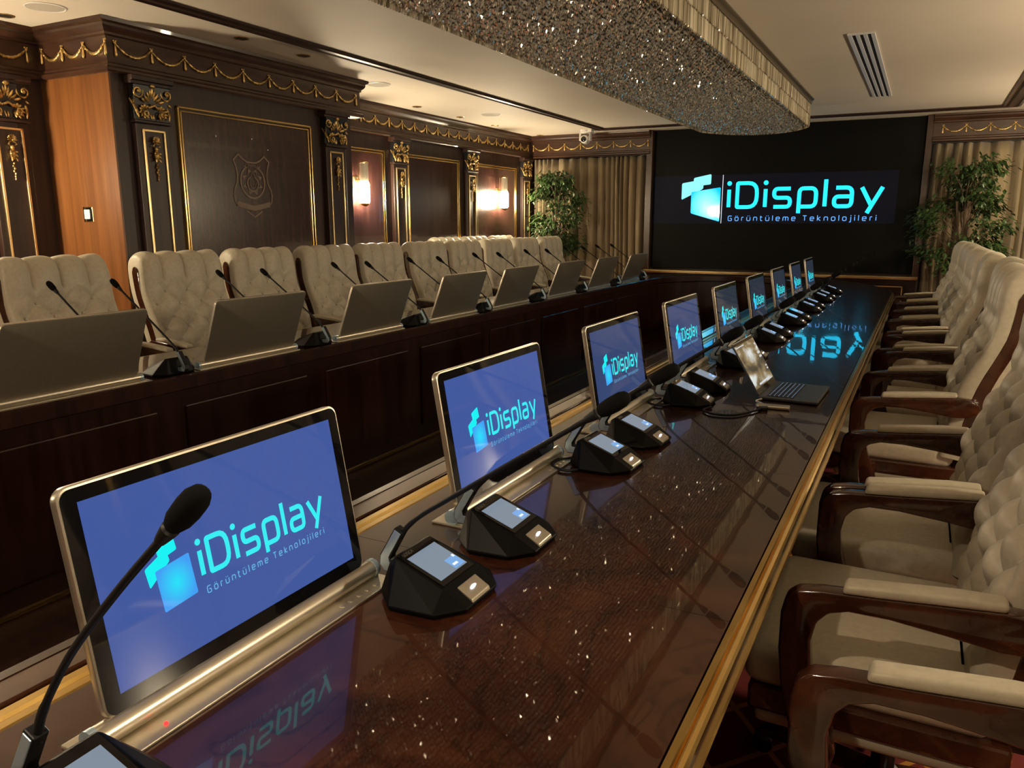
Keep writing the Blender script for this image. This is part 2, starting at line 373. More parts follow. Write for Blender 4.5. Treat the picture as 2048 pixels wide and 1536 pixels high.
# panels with gold mouldings
def moulding(y0, y1, z0, z1, x, parent):
    def fr(o, w, h):
        a, b_, c, d = y0+o, y1-o, z0+o, z1-o; r = MB()
        for (p, q, s_, t) in ((a, b_, d-w, d), (a, b_, c, c+w), (a, a+w, c, d), (b_-w, b_, c, d)): r.box(x, x+h, p, q, s_, t)
        return r
    k = fr(0, .016, .02); k2 = fr(.026, .012, .014); k.add(k2.v, k2.f)
    k.build('panel_moulding', 'gold', parent, bevel=.004)
    MB().box(x, x+.004, y0+.04, y1-.04, z0+.04, z1-.04).build('wood_panel', 'wood_panel', parent)
for (a, b_) in ((3.77, 5.07),): moulding(a, b_, .75, 2.14, XB, wall_left)
for (a, b_) in ((5.86, 6.95), (7.36, 8.47), (8.89, 10.0), (1.75, 2.72), (-1.0, 1.3)): moulding(a, b_, .75, 2.12, XL, wall_left)
for (a, b_) in ((-2, -.5), (.0, 1.6), (2.2, 3.9), (4.5, 6.2), (6.8, 8.4)):
    r = MB()
    for (p, q, s_, t) in ((a, b_, 2.1, 2.12), (a, b_, .75, .77), (a, a+.02, .75, 2.12), (b_-.02, b_, .75, 2.12)): r.box(XR-.02, XR, p, q, s_, t)
    r.build('panel_moulding', 'gold', wall_right)
# cornice and frieze all round the visible walls
path = [(XL, YR), (XL, YB0), (XB, YB0), (XB, YB1), (XL, YB1), (XL, 10.44), (-3.36, 10.44)]
FR = [(0, 2.275), (.035, 2.275), (.045, 2.285), (.045, 2.300), (.030, 2.312), (.030, 2.325), (.022, 2.335), (.022, 2.482), (.034, 2.490), (.034, 2.503), (.052, 2.520), (.06, 2.535), (.06, 2.55), (.078, 2.560), (.082, 2.5795), (0, 2.5795)]
t1 = struct(MB().sweep(path, FR).build('trim_1', 'wood_frieze', smooth=25))
t2 = struct(MB().sweep([(-.02, 10.44), (XR, 10.44)], FR).build('trim_2', 'wood_frieze', smooth=25))
t3 = struct(MB().sweep([(XR, YW), (XR, YR), (XL, YR)], FR).build('trim_3', 'wood_frieze', smooth=25))
# swags: festoon with leaf bulges, and a bow with a tassel between each two
def swag_mesh(w):
    b_ = MB(); pts = []; rad = []
    n = 18
    for i in range(n+1):
        t = i/n; x = (t-.5)*w; z = -.060*(1-(2*t-1)**2)+.0
        pts.append((x, .004, z)); rad.append(.0045+.0075*math.sin(PI*t)+(.0016 if i % 2 else -.0008))
    b_.tube(pts, rad, 6)
    for i in range(2, n-1, 2):
        x, y, z = pts[i]; b_.sphere((x, .011, z), (.009, .005, .006), 6, 4)
    return b_.mesh('swag', smooth=60)
def tassel_mesh():
    b_ = MB(); b_.sphere((0, .006, .010), (.011, .008, .011), 8, 5); b_.sphere((-.008, .006, .021), (.007, .005, .007), 6, 4); b_.sphere((.008, .006, .021), (.007, .005, .007), 6, 4)
    b_.tube([(0, .006, .0), (0, .007, -.02), (0, .007, -.045), (0, .007, -.062), (0, .006, -.07)], [.005, .007, .0085, .010, .005], 7)
    return b_.mesh('tassel', smooth=60)
TM = tassel_mesh(); SW = {}
def swags(p0, p1, n, parent, z=2.437, d=.023):
    p0 = Vector(p0); p1 = Vector(p1); L_ = (p1-p0).length/n; u = (p1-p0).normalized(); nr = Vector((u.y, -u.x)); rz = math.atan2(u.y, u.x)+PI
    k = round(L_, 3)
    if k not in SW: SW[k] = swag_mesh(L_-.012)
    for i in range(n+1):
        q = p0+u*L_*i+nr*d; link('tassel', TM, 'gold_antique', parent, (q.x, q.y, z), rz)
        if i < n: q = p0+u*L_*(i+.5)+nr*d; link('swag', SW[k], 'gold_antique', parent, (q.x, q.y, z+.005), rz)
swags((XL, 2.25), (XL, 3.21), 4, t1); swags((-5.10, YB0), (-4.475+.0, YB0), 3, t1)
swags((XB, 3.345), (XB, 5.64), 9, t1); swags((XL, 5.84), (XL, 10.34), 19, t1)
swags((-5.09, 10.44), (-3.385, 10.44), 7, t1); swags((.075, 10.44), (1.7, 10.44), 7, t2)
# ceiling trim bands (dark stepped mouldings)
TB = [(0, ZC), (.0, ZC-.012), (.03, ZC-.022), (.045, ZC-.012), (.065, ZC-.012), (.075, ZC-.022), (.115, ZC-.022), (.13, ZC-.010), (.13, ZC)]
r = MB(); r.sweep([(-3.95, YR+.6), (-3.95, 10.02), (.77, 10.02), (.77, YR+.6)], TB)
struct(r.build('trim_4', 'wood_dark', smooth=25))
struct(MB().box(.60, .625, YR+.6, 9.89, ZC-.015, ZC).build('trim_5', 'wood_frieze', bevel=.003))
struct(MB().sweep([(XL, YR), (XL, YB0), (XB, YB0), (XB, YB2), (XL, YB2), (XL, YW)], [(0, 0), (.02, 0), (.02, .1), (0, .11)]).build('baseboard_left', 'wood_dark'))

# ---------------- pilasters with gilded capitals
def leaf(b_, base, tip, width, bulge, n=7):
    """acanthus leaf: base and tip in (y, z), standing out of the wall in +x"""
    P = [Vector((0, *base)), Vector((bulge, (base[0]+tip[0])/2, (base[1]+tip[1])/2)), Vector((bulge*1.1, *tip))]
    pts = []; rad = []
    for i in range(n+1):
        t = i/n; p = P[0]*(1-t)**2+P[1]*2*t*(1-t)+P[2]*t*t; pts.append(p); rad.append(width*(.25+.9*math.sin(PI*min(1, t*.9+.1))**.8))
    rad[-1] = width*.2; b_.tube(pts, rad, 6)
def volute(b_, c, r, s_, tail):
    pts = []; rad = []; n = 26
    for i in range(n+1):
        t = i/n; a = PI*.75+t*PI*2.6; q = r*(1-.82*t)
        pts.append((.045+.02*t, c[0]-s_*q*math.cos(a)*-1, c[1]+q*math.sin(a))); rad.append(.0075*(1-.3*t))
    pts = [(.03, tail[0], tail[1])]+pts; rad = [.006]+rad
    b_.tube(pts, rad, 6); b_.sphere((.06, c[0], c[1]), .0125, 8, 5)
def capital_mesh():
    b_ = MB()
    for s_ in (-1, 1):
        volute(b_, (s_*.106, .160), .044, s_, (s_*.020, .090))
        for k in range(3): leaf(b_, (s_*.006, .085), (s_*(.018+.022*k), .182-.020*k), .0095, .05)
        c = Vector((s_*.062, .042))
        for k in range(8):   # acanthus curl with an eye
            a = -PI*.62+k*PI*.185; t = Vector((c.x+s_*.046*math.cos(a), c.y+.046*math.sin(a)))
            leaf(b_, (c.x-s_*.004, c.y+.012), (t.x, t.y), .0105, .05, 5)
        pts = [(.062, c.x+s_*.015*math.cos(q*PI/5), c.y-.012+.017*math.sin(q*PI/5)) for q in range(11)]
        b_.tube(pts, .0058, 6)
        leaf(b_, (s_*.128, .118), (s_*.112, .0), .010, .05); leaf(b_, (s_*.110, .120), (s_*.140, .088), .009, .045)
        leaf(b_, (s_*.014, .07), (s_*.006, .0), .008, .035); leaf(b_, (s_*.04, .10), (s_*.085, .118), .0095, .055)
    leaf(b_, (0, .09), (0, .20), .010, .05); b_.sphere((.06, 0, .200), (.013, .022, .014), 8, 5)
    b_.tube([(.05, -.036, .066), (.062, 0, .086), (.05, .036, .066)], .009, 6)
    return b_.mesh('capital_ornament', smooth=70)
def pendant_mesh():
    b_ = MB()
    for k in range(9):
        a = PI*k/8; leaf(b_, (0, .26), (.032*math.cos(a), .26+.035*math.sin(a)), .006, .022)
    for s_ in (-1, 1):
        b_.tube([(.012, 0, .25), (.02, s_*.018, .245), (.02, s_*.026, .232), (.016, s_*.016, .226)], .005, 6)
        for k in range(3): leaf(b_, (s_*.004, .19-.01*k), (s_*(.026-.004*k), .185-.028*k), .007, .024)
    b_.sphere((.012, 0, .175), (.016, .021, .036), 8, 6); b_.sphere((.014, 0, .215), (.014, .014, .014), 8, 5)
    for k in range(7): b_.sphere((.008, .006*(-1)**k*(.6 if k < 5 else 0), .118-.016*k), (.008, .0085-.0006*k, .010), 6, 4)
    return b_.mesh('pendant_ornament', smooth=70)
CAPM = capital_mesh(); PENM = pendant_mesh(); PIL = None
def pilaster(y, x, label):
    global PIL
    if PIL: return copy_tree(PIL, (x, y, 0), 0, label, 'gilded wall pilasters')
    p = empty('pilaster', label, 'pilaster', (x, y, 0), 0, 'gilded wall pilasters')
    MB().box(0, .045, -.125, .125, .0, 1.995).build('shaft', 'wood_dark', p, bevel=.005)
    MB().box(0, .062, -.135, .135, 1.995, 2.013).build('necking', 'wood_dark', p, bevel=.004)
    MB().prism([(0, 2.225), (.07, 2.225), (.07, 2.243), (.085, 2.247), (.085, 2.275), (0, 2.275)], 'y', -.155, .155).build('abacus', 'wood_dark', p, bevel=.003)
    MB().prism([(0, 2.013), (.045, 2.013), (.048, 2.10), (.07, 2.225), (0, 2.225)], 'y', -.13, .13).build('capital_block', 'black', p, bevel=.004)
    link('capital_ornament', CAPM, 'gold_antique', p, (.012, 0, 2.022))
    r = MB()
    for (a, b_, c, d) in ((-.085, .085, 1.945, 1.96), (-.085, .085, .55, .565), (-.085, -.07, .55, 1.96), (.07, .085, .55, 1.96)): r.box(.045, .055, a, b_, c, d)
    r.build('gold_frame', 'gold_pale', p, bevel=.003)
    link('pendant_ornament', PENM, 'gold_antique', p, (.046, 0, 1.625))
    PIL = p; return p
pilaster(3.55, XB, 'gilded wooden pilaster beside the lit wood side panel with the light switch')
pilaster(5.33, XB, 'gilded wooden pilaster between the crest panel and the first wall lamp')
pilaster(7.19, XL, 'gilded wooden pilaster between the first wall lamp panel and the plain dark panel')
pilaster(8.73, XL, 'gilded wooden pilaster between the plain dark panel and the second wall lamp panel')
pilaster(10.27, XL, 'gilded wooden pilaster in the corner by the curtain and potted ficus')
pilaster(3.03, XL, 'gilded wooden pilaster set back behind the lit wood side panel')

# ---------------- faint shield emblem on the crest panel
EY, EZ, EX = 4.41, 1.665, XB+.0045
m = mat('emblem', (.20, .14, .10), .5)
em = MB()
def est(pts, w, closed=False, r=0):
    pts = [Vector(p) for p in pts] if not r else fillet(pts, r, closed)
    vs, fs = ribbon([Vector(p) for p in pts], w, closed); n = len(em.v)
    em.add([(EX+.002, EY+a, EZ+b_) for a, b_ in vs], fs)
half = [(0, .148), (.045, .150), (.085, .168), (.128, .200), (.175, .162), (.155, .110), (.146, .055), (.152, .005), (.178, -.045), (.188, -.085), (.182, -.13), (.160, -.165)]
est([(-a, b_) for a, b_ in half[::-1]]+half[1:], .011)
est([(-.075, -.205), (0, -.245), (.075, -.205)], .011)
est([(.118*math.cos(a*PI/20), .01+.118*math.sin(a*PI/20)) for a in range(40)], .013, True)
est([(.053*math.cos(PI*.62+a*PI/20*1.76), -.005+.053*math.sin(PI*.62+a*PI/20*1.76)) for a in range(21)], .010)
for k in range(8):
    a = PI/8+k*PI/4; n = len(em.v)
    T = [(.102*math.cos(a), .01+.102*math.sin(a)), (.070*math.cos(a+.30), .01+.070*math.sin(a+.30)), (.078*math.cos(a), .01+.078*math.sin(a)), (.070*math.cos(a-.30), .01+.070*math.sin(a-.30))]
    em.add([(EX+.002, EY+p, EZ+q) for p, q in T], [(0, 1, 2, 3)])
est([(0, .088), (-.020, .040), (-.034, .005), (-.022, -.026), (0, -.036), (.022, -.026), (.034, .005), (.020, .040)], .004, True)
est([(-.165, -.150), (-.10, -.165), (0, -.182), (.10, -.165), (.165, -.150)], .036)
for k in range(7):   # script strokes over the ring and on the band
    x0 = -.072+k*.024; z0 = .126+.004*abs(k-3)*-.2
    est([(x0-.008, z0), (x0, z0-.008), (x0+.008, z0), (x0+.010, z0+.012*(1 if k % 2 else .4))], .0055)
eo = em.build('wall_emblem', 'emblem'); tag(eo, 'faint shield crest with ring and star on dark gold-framed panel', 'emblem')
md = eo.modifiers.new('t', 'SOLIDIFY'); md.thickness = .002

# ---------------- wall sconces
SC = None
def sconce(x, y, z, rz, label, lit=True):
    global SC
    p = empty('wall_sconce', label, 'wall lamp', (x, y, z), rz, 'glass tube wall lamps') if SC is None else copy_tree(SC, (x, y, z), rz, label)
    if SC is None:
        MB().box(0, .012, -.045, .045, -.05, .07).build('back_plate', 'gold_pale', p, bevel=.003)
        MB().tube([(.01, 0, .03), (.05, 0, .03), (.075, 0, .03)], .012, 8).build('bracket_arm', 'gold_pale', p, smooth=40)
        MB().tube([(.06, 0, .20), (.045, 0, .2), (.045, 0, -.2), (.06, 0, -.2)], .005, 6).build('side_rod', 'gold_pale', p, smooth=40)
        MB().lathe([(.044, .195), (.046, .197), (.046, .207), (.038, .212), (.02, .222), (.005, .226)], 20, (.115, 0, 0)).build('top_cap', 'gold_pale', p, smooth=40)
        MB().lathe([(.005, -.228), (.02, -.224), (.036, -.214), (.046, -.205), (.046, -.195), (.044, -.193)], 20, (.115, 0, 0)).build('bottom_cap', 'gold_pale', p, smooth=40)
        gm = MB(); n_ = 36; gm.v = [(.115+(.041+.0015*(j % 2))*math.cos(2*PI*j/n_), (.041+.0015*(j % 2))*math.sin(2*PI*j/n_), z_) for z_ in (.02, .195) for j in range(n_)]; gm.f = [(j, (j+1) % n_, n_+(j+1) % n_, n_+j) for j in range(n_)]; gm.build('glass_tube', 'ribbed_glass', p)
        MB().lathe([(.041, -.193), (.052, -.18), (.052, -.01), (.041, .02)], 24, (.115, 0, 0)).build('lit_glass', 'glow_glass', p, smooth=40)
        SC = p
    return p
sconce(XL, 6.46, 1.765, 0, 'lit glass tube wall lamp between the crest block and the plain panel')
sconce(XL, 9.46, 1.765, 0, 'lit glass tube wall lamp near the curtain and ficus corner')
for y, lb in ((2.25, 'nearer'), (-1.2, 'farther from')): sconce(XL, y, 1.765, 0, 'lit glass tube wall lamp in the recess before the crest block, %s the crest' % lb)
for i, y in enumerate((-1.25, 2.05, 5.35, 8.6)): sconce(XR, y, 1.765, PI, 'lit glass tube lamp on the wall behind the laptop-side chairs, %s from the curtain' % ORD[3-i])

# ---------------- light switch on the side panel
sw = empty('light_switch', 'white rocker switch in a black and gold plate on the lit wood side panel', 'switch', (-4.825, YB0-.012, 1.43))
MB().box(-.048, .048, -.006, 0, -.048, .048).build('gold_rim', 'gold', sw, bevel=.002)
MB().box(-.043, .043, -.009, -.004, -.043, .043).build('plate', 'black_gloss', sw, bevel=.002)
MB().box(-.028, .028, -.015, -.008, -.030, .030).build('rocker', 'white_plastic', sw, bevel=.003)

# ---------------- big video screen and its cabinet
SX0, SX1, SZ0, SZ1, SY = -3.325, -.085, .775, 2.575, 10.50
vs_ = empty('video_screen', 'huge black video screen showing a glowing cyan logo on the end wall', 'screen', ((SX0+SX1)/2, SY, SZ0))
MB().box(SX0-vs_.location.x, SX1-vs_.location.x, 0, .11, 0, SZ1-SZ0).build('screen_panel', 'video_black', vs_, bevel=.003)
def wallfn(x, z, l): return (x-2.924-vs_.location.x, -.0015*l, z+1.572-SZ0)
flat('band', [(-3.30-vs_.location.x, 1.365-SZ0), (-.33-vs_.location.x, 1.365-SZ0), (-.33-vs_.location.x, 1.985-SZ0), (-3.30-vs_.location.x, 1.985-SZ0)], [(0, 1, 2, 3)], 'wall_band', vs_, lambda x, z: (x, -.0006, z))
logo_parts(vs_, wallfn, 1., 1., ('wall_mark', 'wall_mark2', 'wall_text', 'wall_tag'), True)
flat('bright_line', [(.536, -.205), (.543, -.205), (.543, .41), (.536, .41)], [(0, 1, 2, 3)], 'wall_line', vs_, lambda x, z: wallfn(x, z, 3))
# wooden posts beside the screen
for nm, a, b_ in (('trim_6', -3.41, SX0), ('trim_7', SX1, -.02)): struct(MB().box(a, b_, 10.42, YW, .72, ZC).build(nm, 'wood_frieze', bevel=.006))
cab = empty('screen_cabinet', 'low wooden cabinet with gold-lined doors under the video screen', 'cabinet', (-1.70, 10.4, 0))
MB().box(-1.70, 1.66, 0, .21, 0, .72).build('body', 'wood_table_side', cab, bevel=.004)
MB().box(-1.71, 1.68, -.07, .10, .725, .748).box(-1.70, 1.67, -.05, .10, .71, .727).build('ledge', 'gold_pale', cab, bevel=.004)
for k in range(3):
    a = -1.66+k*1.1; d = MB().box(a, a+1.02, -.015, 0, .1, .66).build('door', 'wood_table_side', cab, bevel=.003)
    r = MB()
    for (p, q, s_, t) in ((a+.03, a+.99, .618, .630), (a+.03, a+.99, .13, .142), (a+.03, a+.042, .13, .63), (a+.978, a+.99, .13, .63)): r.box(p, q, -.021, -.015, s_, t)
    r.build('gold_border', 'gold_pale', d, bevel=.002)
    MB().lathe([(.012, -.034), (.014, -.028), (.007, -.02), (.007, -.015)], 10, (a+(.04 if k == 2 else 1.05), 0, .645), 'y').build('knob', 'gold_antique', d, smooth=40)

# ---------------- curtains
def curtain(x0, x1, name, label, seed):
    rnd = random.Random(seed); n = int((x1-x0)*90); nz = 14; b_ = MB(); ph = 0; prof = []
    for i in range(n+1):
        x = x0+(x1-x0)*i/n; ph += (1.0+.45*math.sin(x*5.3+seed)+.3*math.sin(x*11+seed*2))*2*PI/11.5*(11.5/9.5)
        prof.append((x, ph, .6+.4*math.sin(x*3.1+seed*1.7)))
    for j in range(nz+1):
        t = j/nz; z = .02+t*2.24
        for x, p, a in prof:
            dx = .035*math.sin(x*4+3*t+seed)*(1-t); q = math.sin(p+.7*math.sin(4*t+x*2)*(1-t))
            b_.v.append((x+dx*(1 if x0+.1 < x < x1-.1 else 0), 10.50+.055*q*(.75+.5*a*(1-.4*t))+.012*math.sin(2.3*p), z))
    for j in range(nz):
        for i in range(n): b_.f.append((j*(n+1)+i, j*(n+1)+i+1, (j+1)*(n+1)+i+1, (j+1)*(n+1)+i))
    o = b_.build(name, 'curtain', smooth=70); md = o.modifiers.new('t', 'SOLIDIFY'); md.thickness = .004
    tag(o, label, 'curtain')
curtain(-5.12, -3.425, 'curtain', 'gold-beige pleated curtain between the left wall and the video screen', 3)
curtain(0.0, 1.72, 'curtain', 'gold-beige pleated curtain on the other side of the video screen, behind the chairs', 8)

# ---------------- ceiling fittings
def downlight(x, y, label):
    p = empty('ceiling_downlight', label, 'ceiling light', (x, y, ZC), 0, 'unlit ceiling downlights')
    MB().lathe([(.050, 0), (.052, -.003), (.047, -.006), (.040, -.003), (.040, 0)], 20).build('ring', 'gold_antique', p, smooth=40)
    MB().lathe([(.039, -.0005), (.039, -.003), (.02, -.003), (.005, -.0035)], 20).build('lens', 'dark_hole', p, smooth=40)
for i, (x, y, lb) in enumerate(((-4.95, 2.99, 'above the recess before the crest block'), (-4.153, 4.06, 'over the crest panel, first of two'), (-4.166, 4.67, 'over the crest panel, second of two'),
        (-4.89, 7.19, 'above the plain dark panel'), (-4.92, 8.12, 'above the pilaster beside the second wall lamp'), (-4.95, 9.01, 'above the second wall lamp panel'), (-4.93, 10.29, 'in the corner by the curtain'))):
    downlight(x, y, 'small dark ceiling downlight '+lb)
def speaker(x, y, label):
    p = empty('ceiling_speaker', label, 'speaker', (x, y, ZC), 0, 'round ceiling speakers')
    MB().lathe([(.108, 0), (.110, -.004), (.102, -.007), (.098, -.004), (.098, 0)], 32).build('rim', 'white_plastic', p, smooth=40)
    MB().lathe([(.097, -.001), (.097, -.004), (.05, -.005), (.005, -.0055)], 32).build('grille', 'speaker_cloth', p, smooth=40)
speaker(-4.555, 2.985, 'round white ceiling speaker beside the crest block, above the lit wood panel')
speaker(-4.42, 5.90, 'round white ceiling speaker at the end of the crest block cornice')
speaker(-4.50, 8.09, 'round white ceiling speaker above the wall lamps')
v = empty('air_vent', 'long white slot diffuser with three black slots in the ceiling', 'vent', (-.485, 7.25, ZC))
r = MB(); 
for a, b_ in ((-.082, -.058), (-.034, -.012), (.012, .034), (.058, .082)): r.box(a, b_, -1.44, 1.44, -.012, 0)
r.box(-.082, .082, -1.45, -1.44, -.012, 0).box(-.082, .082, 1.44, 1.45, -.012, 0); r.build('frame', 'white_metal', v)
for a, b_ in ((-.058, -.034), (-.012, .012), (.034, .058)): MB().box(a, b_, -1.44, 1.44, -.003, 0).build('slot', 'dark_hole', v)
pc = empty('ptz_camera', 'white dome-fork video camera hanging from the ceiling by the curtain', 'camera', (-4.12, 10.0, ZC))
MB().lathe([(.07, 0), (.07, -.022), (.055, -.03)], 24).box(.0, .10, -.05, .05, -.035, -.0).build('mount', 'white_plastic', pc, smooth=40)
MB().box(-.078, -.058, -.03, .03, -.14, -.028).box(.058, .078, -.03, .03, -.14, -.028).box(-.078, .078, -.03, .03, -.045, -.026).build('fork', 'white_plastic', pc, bevel=.006)
hd = MB().lathe([(.02, -.062), (.05, -.058), (.056, -.03), (.056, .03), (.05, .05), (.02, .055)], 20, (0, 0, -.122), 'y').build('head', 'white_plastic', pc, smooth=40)
MB().lathe([(.028, -.078), (.036, -.074), (.036, -.058), (.02, -.058)], 20, (0, 0, -.122), 'y').build('lens', 'black_gloss', hd, smooth=40)

# ---------------- chandelier
CX0, CX1, CY0, CY1, BUL = -2.225, -1.13, 1.9, 8.62, .55
ch = empty('crystal_chandelier', 'long ceiling chandelier of crystal rods and faceted beads with rounded ends', 'chandelier', (-1.6775, 5.2, ZC))
ox, oy = -1.6775, 5.2; hw = (CX1-CX0)/2
def yend(x, s_): # bulging end
    q = 1-(x/hw)**2; return (CY1-oy)+BUL*max(0, q)**.8 if s_ > 0 else -((oy-CY0)+BUL*max(0, q)**.8)
outl = [(hw, yend(hw, -1)), (hw, yend(hw, 1))]
for i in range(1, 16): x = hw*math.cos(PI*i/16); outl.append((x, yend(x, 1)))
outl += [(-hw, yend(hw, 1)), (-hw, yend(hw, -1))]
for i in range(1, 16): x = -hw*math.cos(PI*i/16); outl.append((x, yend(x, -1)))
def scaled(o, d): return [(x*(1-d/hw), y-math.copysign(d, y)) for x, y in o]
b_ = MB(); b_.prism(scaled(outl, -.035), 'z', -.008, 0); b_.prism(scaled(outl, -.012), 'z', -.045, -.008); b_.build('ceiling_frame', 'bronze', ch)
MB().prism(scaled(outl, .05), 'z', -.19, -.04).build('inner_tray', 'mirror_plate', ch)
# rods round the rim: two tiers, standing on the outline
ring = []
for i in range(len(outl)):
    a = Vector(outl[i]); c = Vector(outl[(i+1) % len(outl)]); ring.append((a, c))
rodp = []
for a, c in ring:
    n = max(1, round((c-a).length/.0225)); d = (c-a).normalized(); nr = Vector((d.y, -d.x))
    for k in range(n): q = a+(c-a)*((k+.5)/n); rodp.append((q.x, q.y, math.atan2(d.y, d.x)))
rm = MB(); hx = [(.0088*math.cos(PI*k/3)*1.1, .0075*math.sin(PI*k/3)) for k in range(6)]; tp = [(x*.55, y*.55) for x, y in hx]
H0, H1 = -.047, .047
rm.add([(x, y, H0-.006) for x, y in tp]+[(x, y, H0) for x, y in hx]+[(x, y, H1) for x, y in hx]+[(x, y, H1+.006) for x, y in tp],
       [(5, 4, 3, 2, 1, 0), (18, 19, 20, 21, 22, 23)]+[(r_*6+k, r_*6+(k+1) % 6, r_*6+6+(k+1) % 6, r_*6+6+k) for r_ in range(3) for k in range(6)])
RODM = rm.mesh('crystal_rod'); rest = MB(); rows = []
for x, y, a in rodp:
    vis = (x > hw-.02 and y > -2.2)
    for t, z in ((0, -.099), (1, -.207)): rows.append((0 if vis else 1, y, x, a+random.uniform(-.6, .6), z))
rows.sort()
nv = 0
for w_, y, x, a, z in rows:
    if w_ == 0 and nv < 290:
        o = link('crystal_rod', RODM, 'crystal_rod', ch, (x, y, z), a); o.rotation_euler = (random.uniform(-.03, .03), random.uniform(-.05, .05), a); nv += 1
    else:
        ca, sa = math.cos(a), math.sin(a)
        rest.add([(x+v.co.x*ca-v.co.y*sa, y+v.co.x*sa+v.co.y*ca, z+v.co.z) for v in RODM.vertices], [tuple(p.vertices) for p in RODM.polygons])
stuff(rest.build('crystal_rods', 'crystal_rod', ch))
bd = MB(); PT = .0245; iy = 0; y = yend(0, -1)+.02
while y < yend(0, 1)-.02:
    nx = int(2*hw/PT)
    for k in range(nx+1):
        x = -hw+.015+(2*hw-.03)*k/nx
        if yend(x, -1)+.015 < y < yend(x, 1)-.015:
            px, py, pz = x+random.uniform(-.0015, .0015), y+random.uniform(-.0015, .0015), -.243+random.uniform(-.008, .006)+.012*(abs(x)/hw)**4
            rx, rz_ = random.uniform(.0085, .0105), random.uniform(.011, .016); a = PI/4+random.uniform(-.3, .3); tx, ty = random.uniform(-.24, .24), random.uniform(-.24, .24)
            vv = [(0, 0, -rz_)]+[(rx*math.cos(a+q*PI/2), rx*math.sin(a+q*PI/2), 0) for q in range(4)]+[(0, 0, rz_)]
            bd.add([(px+u_+tx*w_, py+v_+ty*w_, pz+w_-tx*u_-ty*v_) for u_, v_, w_ in vv], [(0, 2, 1), (0, 3, 2), (0, 4, 3), (0, 1, 4), (5, 1, 2), (5, 2, 3), (5, 3, 4), (5, 4, 1)])
    y += PT*.93
stuff(bd.build('crystal_beads', 'crystal', ch))

# ---------------- downlights behind the camera that light the table (real lamps out of the frame)
for i, (x, y) in enumerate(((-.92, -.15), (-3.2, -1.2))):
    p = empty('ceiling_spotlight', ('lit ceiling spotlight above the near end of the table', 'lit ceiling spotlight over the far-side seats behind the viewer')[i], 'ceiling light', (x, y, ZC), 0, 'lit ceiling spotlights')
    MB().lathe([(.055, 0), (.057, -.004), (.05, -.008), (.042, -.004), (.042, 0)], 20).build('ring', 'white_metal', p, smooth=40)
    MB().lathe([(.041, -.0005), (.041, -.003), (.02, -.003), (.005, -.0035)], 20).build('lens', 'lamp', p, smooth=40)
    l = bpy.data.lights.new('spot', 'SPOT'); l.energy = DOWN_W; l.color = (1, .80, .55); l.spot_size = math.radians(125); l.spot_blend = .6; l.shadow_soft_size = .025
    lo = bpy.data.objects.new('spot', l); COL.objects.link(lo); lo.parent = p; lo.location = (0, 0, -.012)

# ================================================================== TABLE
TCX = -1.885; YS = -1.3
AL = 1.32   # the crest-wall side is shallower
def arch(a, b_, y0, n=28, al=None): return [(TCX+(a if i <= n/2 else (al or a))*math.cos(PI*i/n), y0+b_*math.sin(PI*i/n)) for i in range(n+1)]
OUT = [(TCX+1.67, YS)]+arch(1.67, 1.98, 7.65, 28, AL)+[(TCX-AL, YS)]
INN = [(TCX-.79, YS)]+arch(.79, .90, 8.45)[::-1]+[(TCX+.79, YS)]
tb = empty('conference_table', 'long ring-shaped dark red burl wood conference table with gold edge', 'table', (TCX, 4, 0))
def P(x, y): return (x-TCX, y-4)
def slab(pts, z0, z1, name, m, bevel=.0): return MB().prism([P(*p) for p in pts], 'z', z0, z1).build(name, m, tb, bevel=bevel)
G_ = .0005
# right side: field panels, gold inlay, rim
y = YS
cuts = [YS]+[.352-.806+.806*k for k in range(11)]; cuts = [c for c in cuts if c < 8.3]+[8.45]
for a, c in zip(cuts[:-1], cuts[1:]):
    if c <= 7.65: slab([(TCX+1.669, a+G_), (TCX+1.669, c-G_), (-.958, c-G_), (-.958, a+G_)], .722, .76, 'veneer_panel', 'burl')
yy = [c for c in cuts if c <= 7.65][-1]
def oin(t): return (TCX+(1.669 if t <= PI/2 else AL-.001)*math.cos(t), 7.65+1.979*math.sin(t))
def inn(t): return (TCX+.79*math.cos(t), 8.45+.90*math.sin(t))
slab([(TCX+1.669, yy+G_), (TCX+1.669, 7.65)]+[oin(PI*i/40) for i in range(1, 7)]+[(-.958, 8.45-G_), (-.958, yy+G_)], .722, .76, 'veneer_panel', 'burl')
NS = 8
for k in range(NS):
    t0, t1 = PI*k/NS, PI*(k+1)/NS
    o0 = [oin(t0 if k else PI*6/40)]; 
    ts = [t0+(t1-t0)*i/6 for i in range(7)]
    of = lambda t: oin(PI*6/40+(PI-2*PI*6/40)*t/PI)
    pts = [of(t) for t in ts]+[inn(t) for t in ts[::-1]]
    slab(pts, .722, .76, 'veneer_panel', 'burl')
slab([(-1.02, YS), (-1.02, 8.45), (-1.095, 8.45), (-1.095, YS)], .722, .758, 'inner_rim', 'burl', .003)
GR = [(0, .73), (0, .756), (.006, .760), (.020, .760), (.026, .754), (.030, .754), (.034, .759), (.048, .759), (.060, .751), (.062, .73)]
MB().sweep([P(-.958, 8.45), P(-.958, YS)], GR).build('gold_inlay', 'gold', tb, smooth=25)
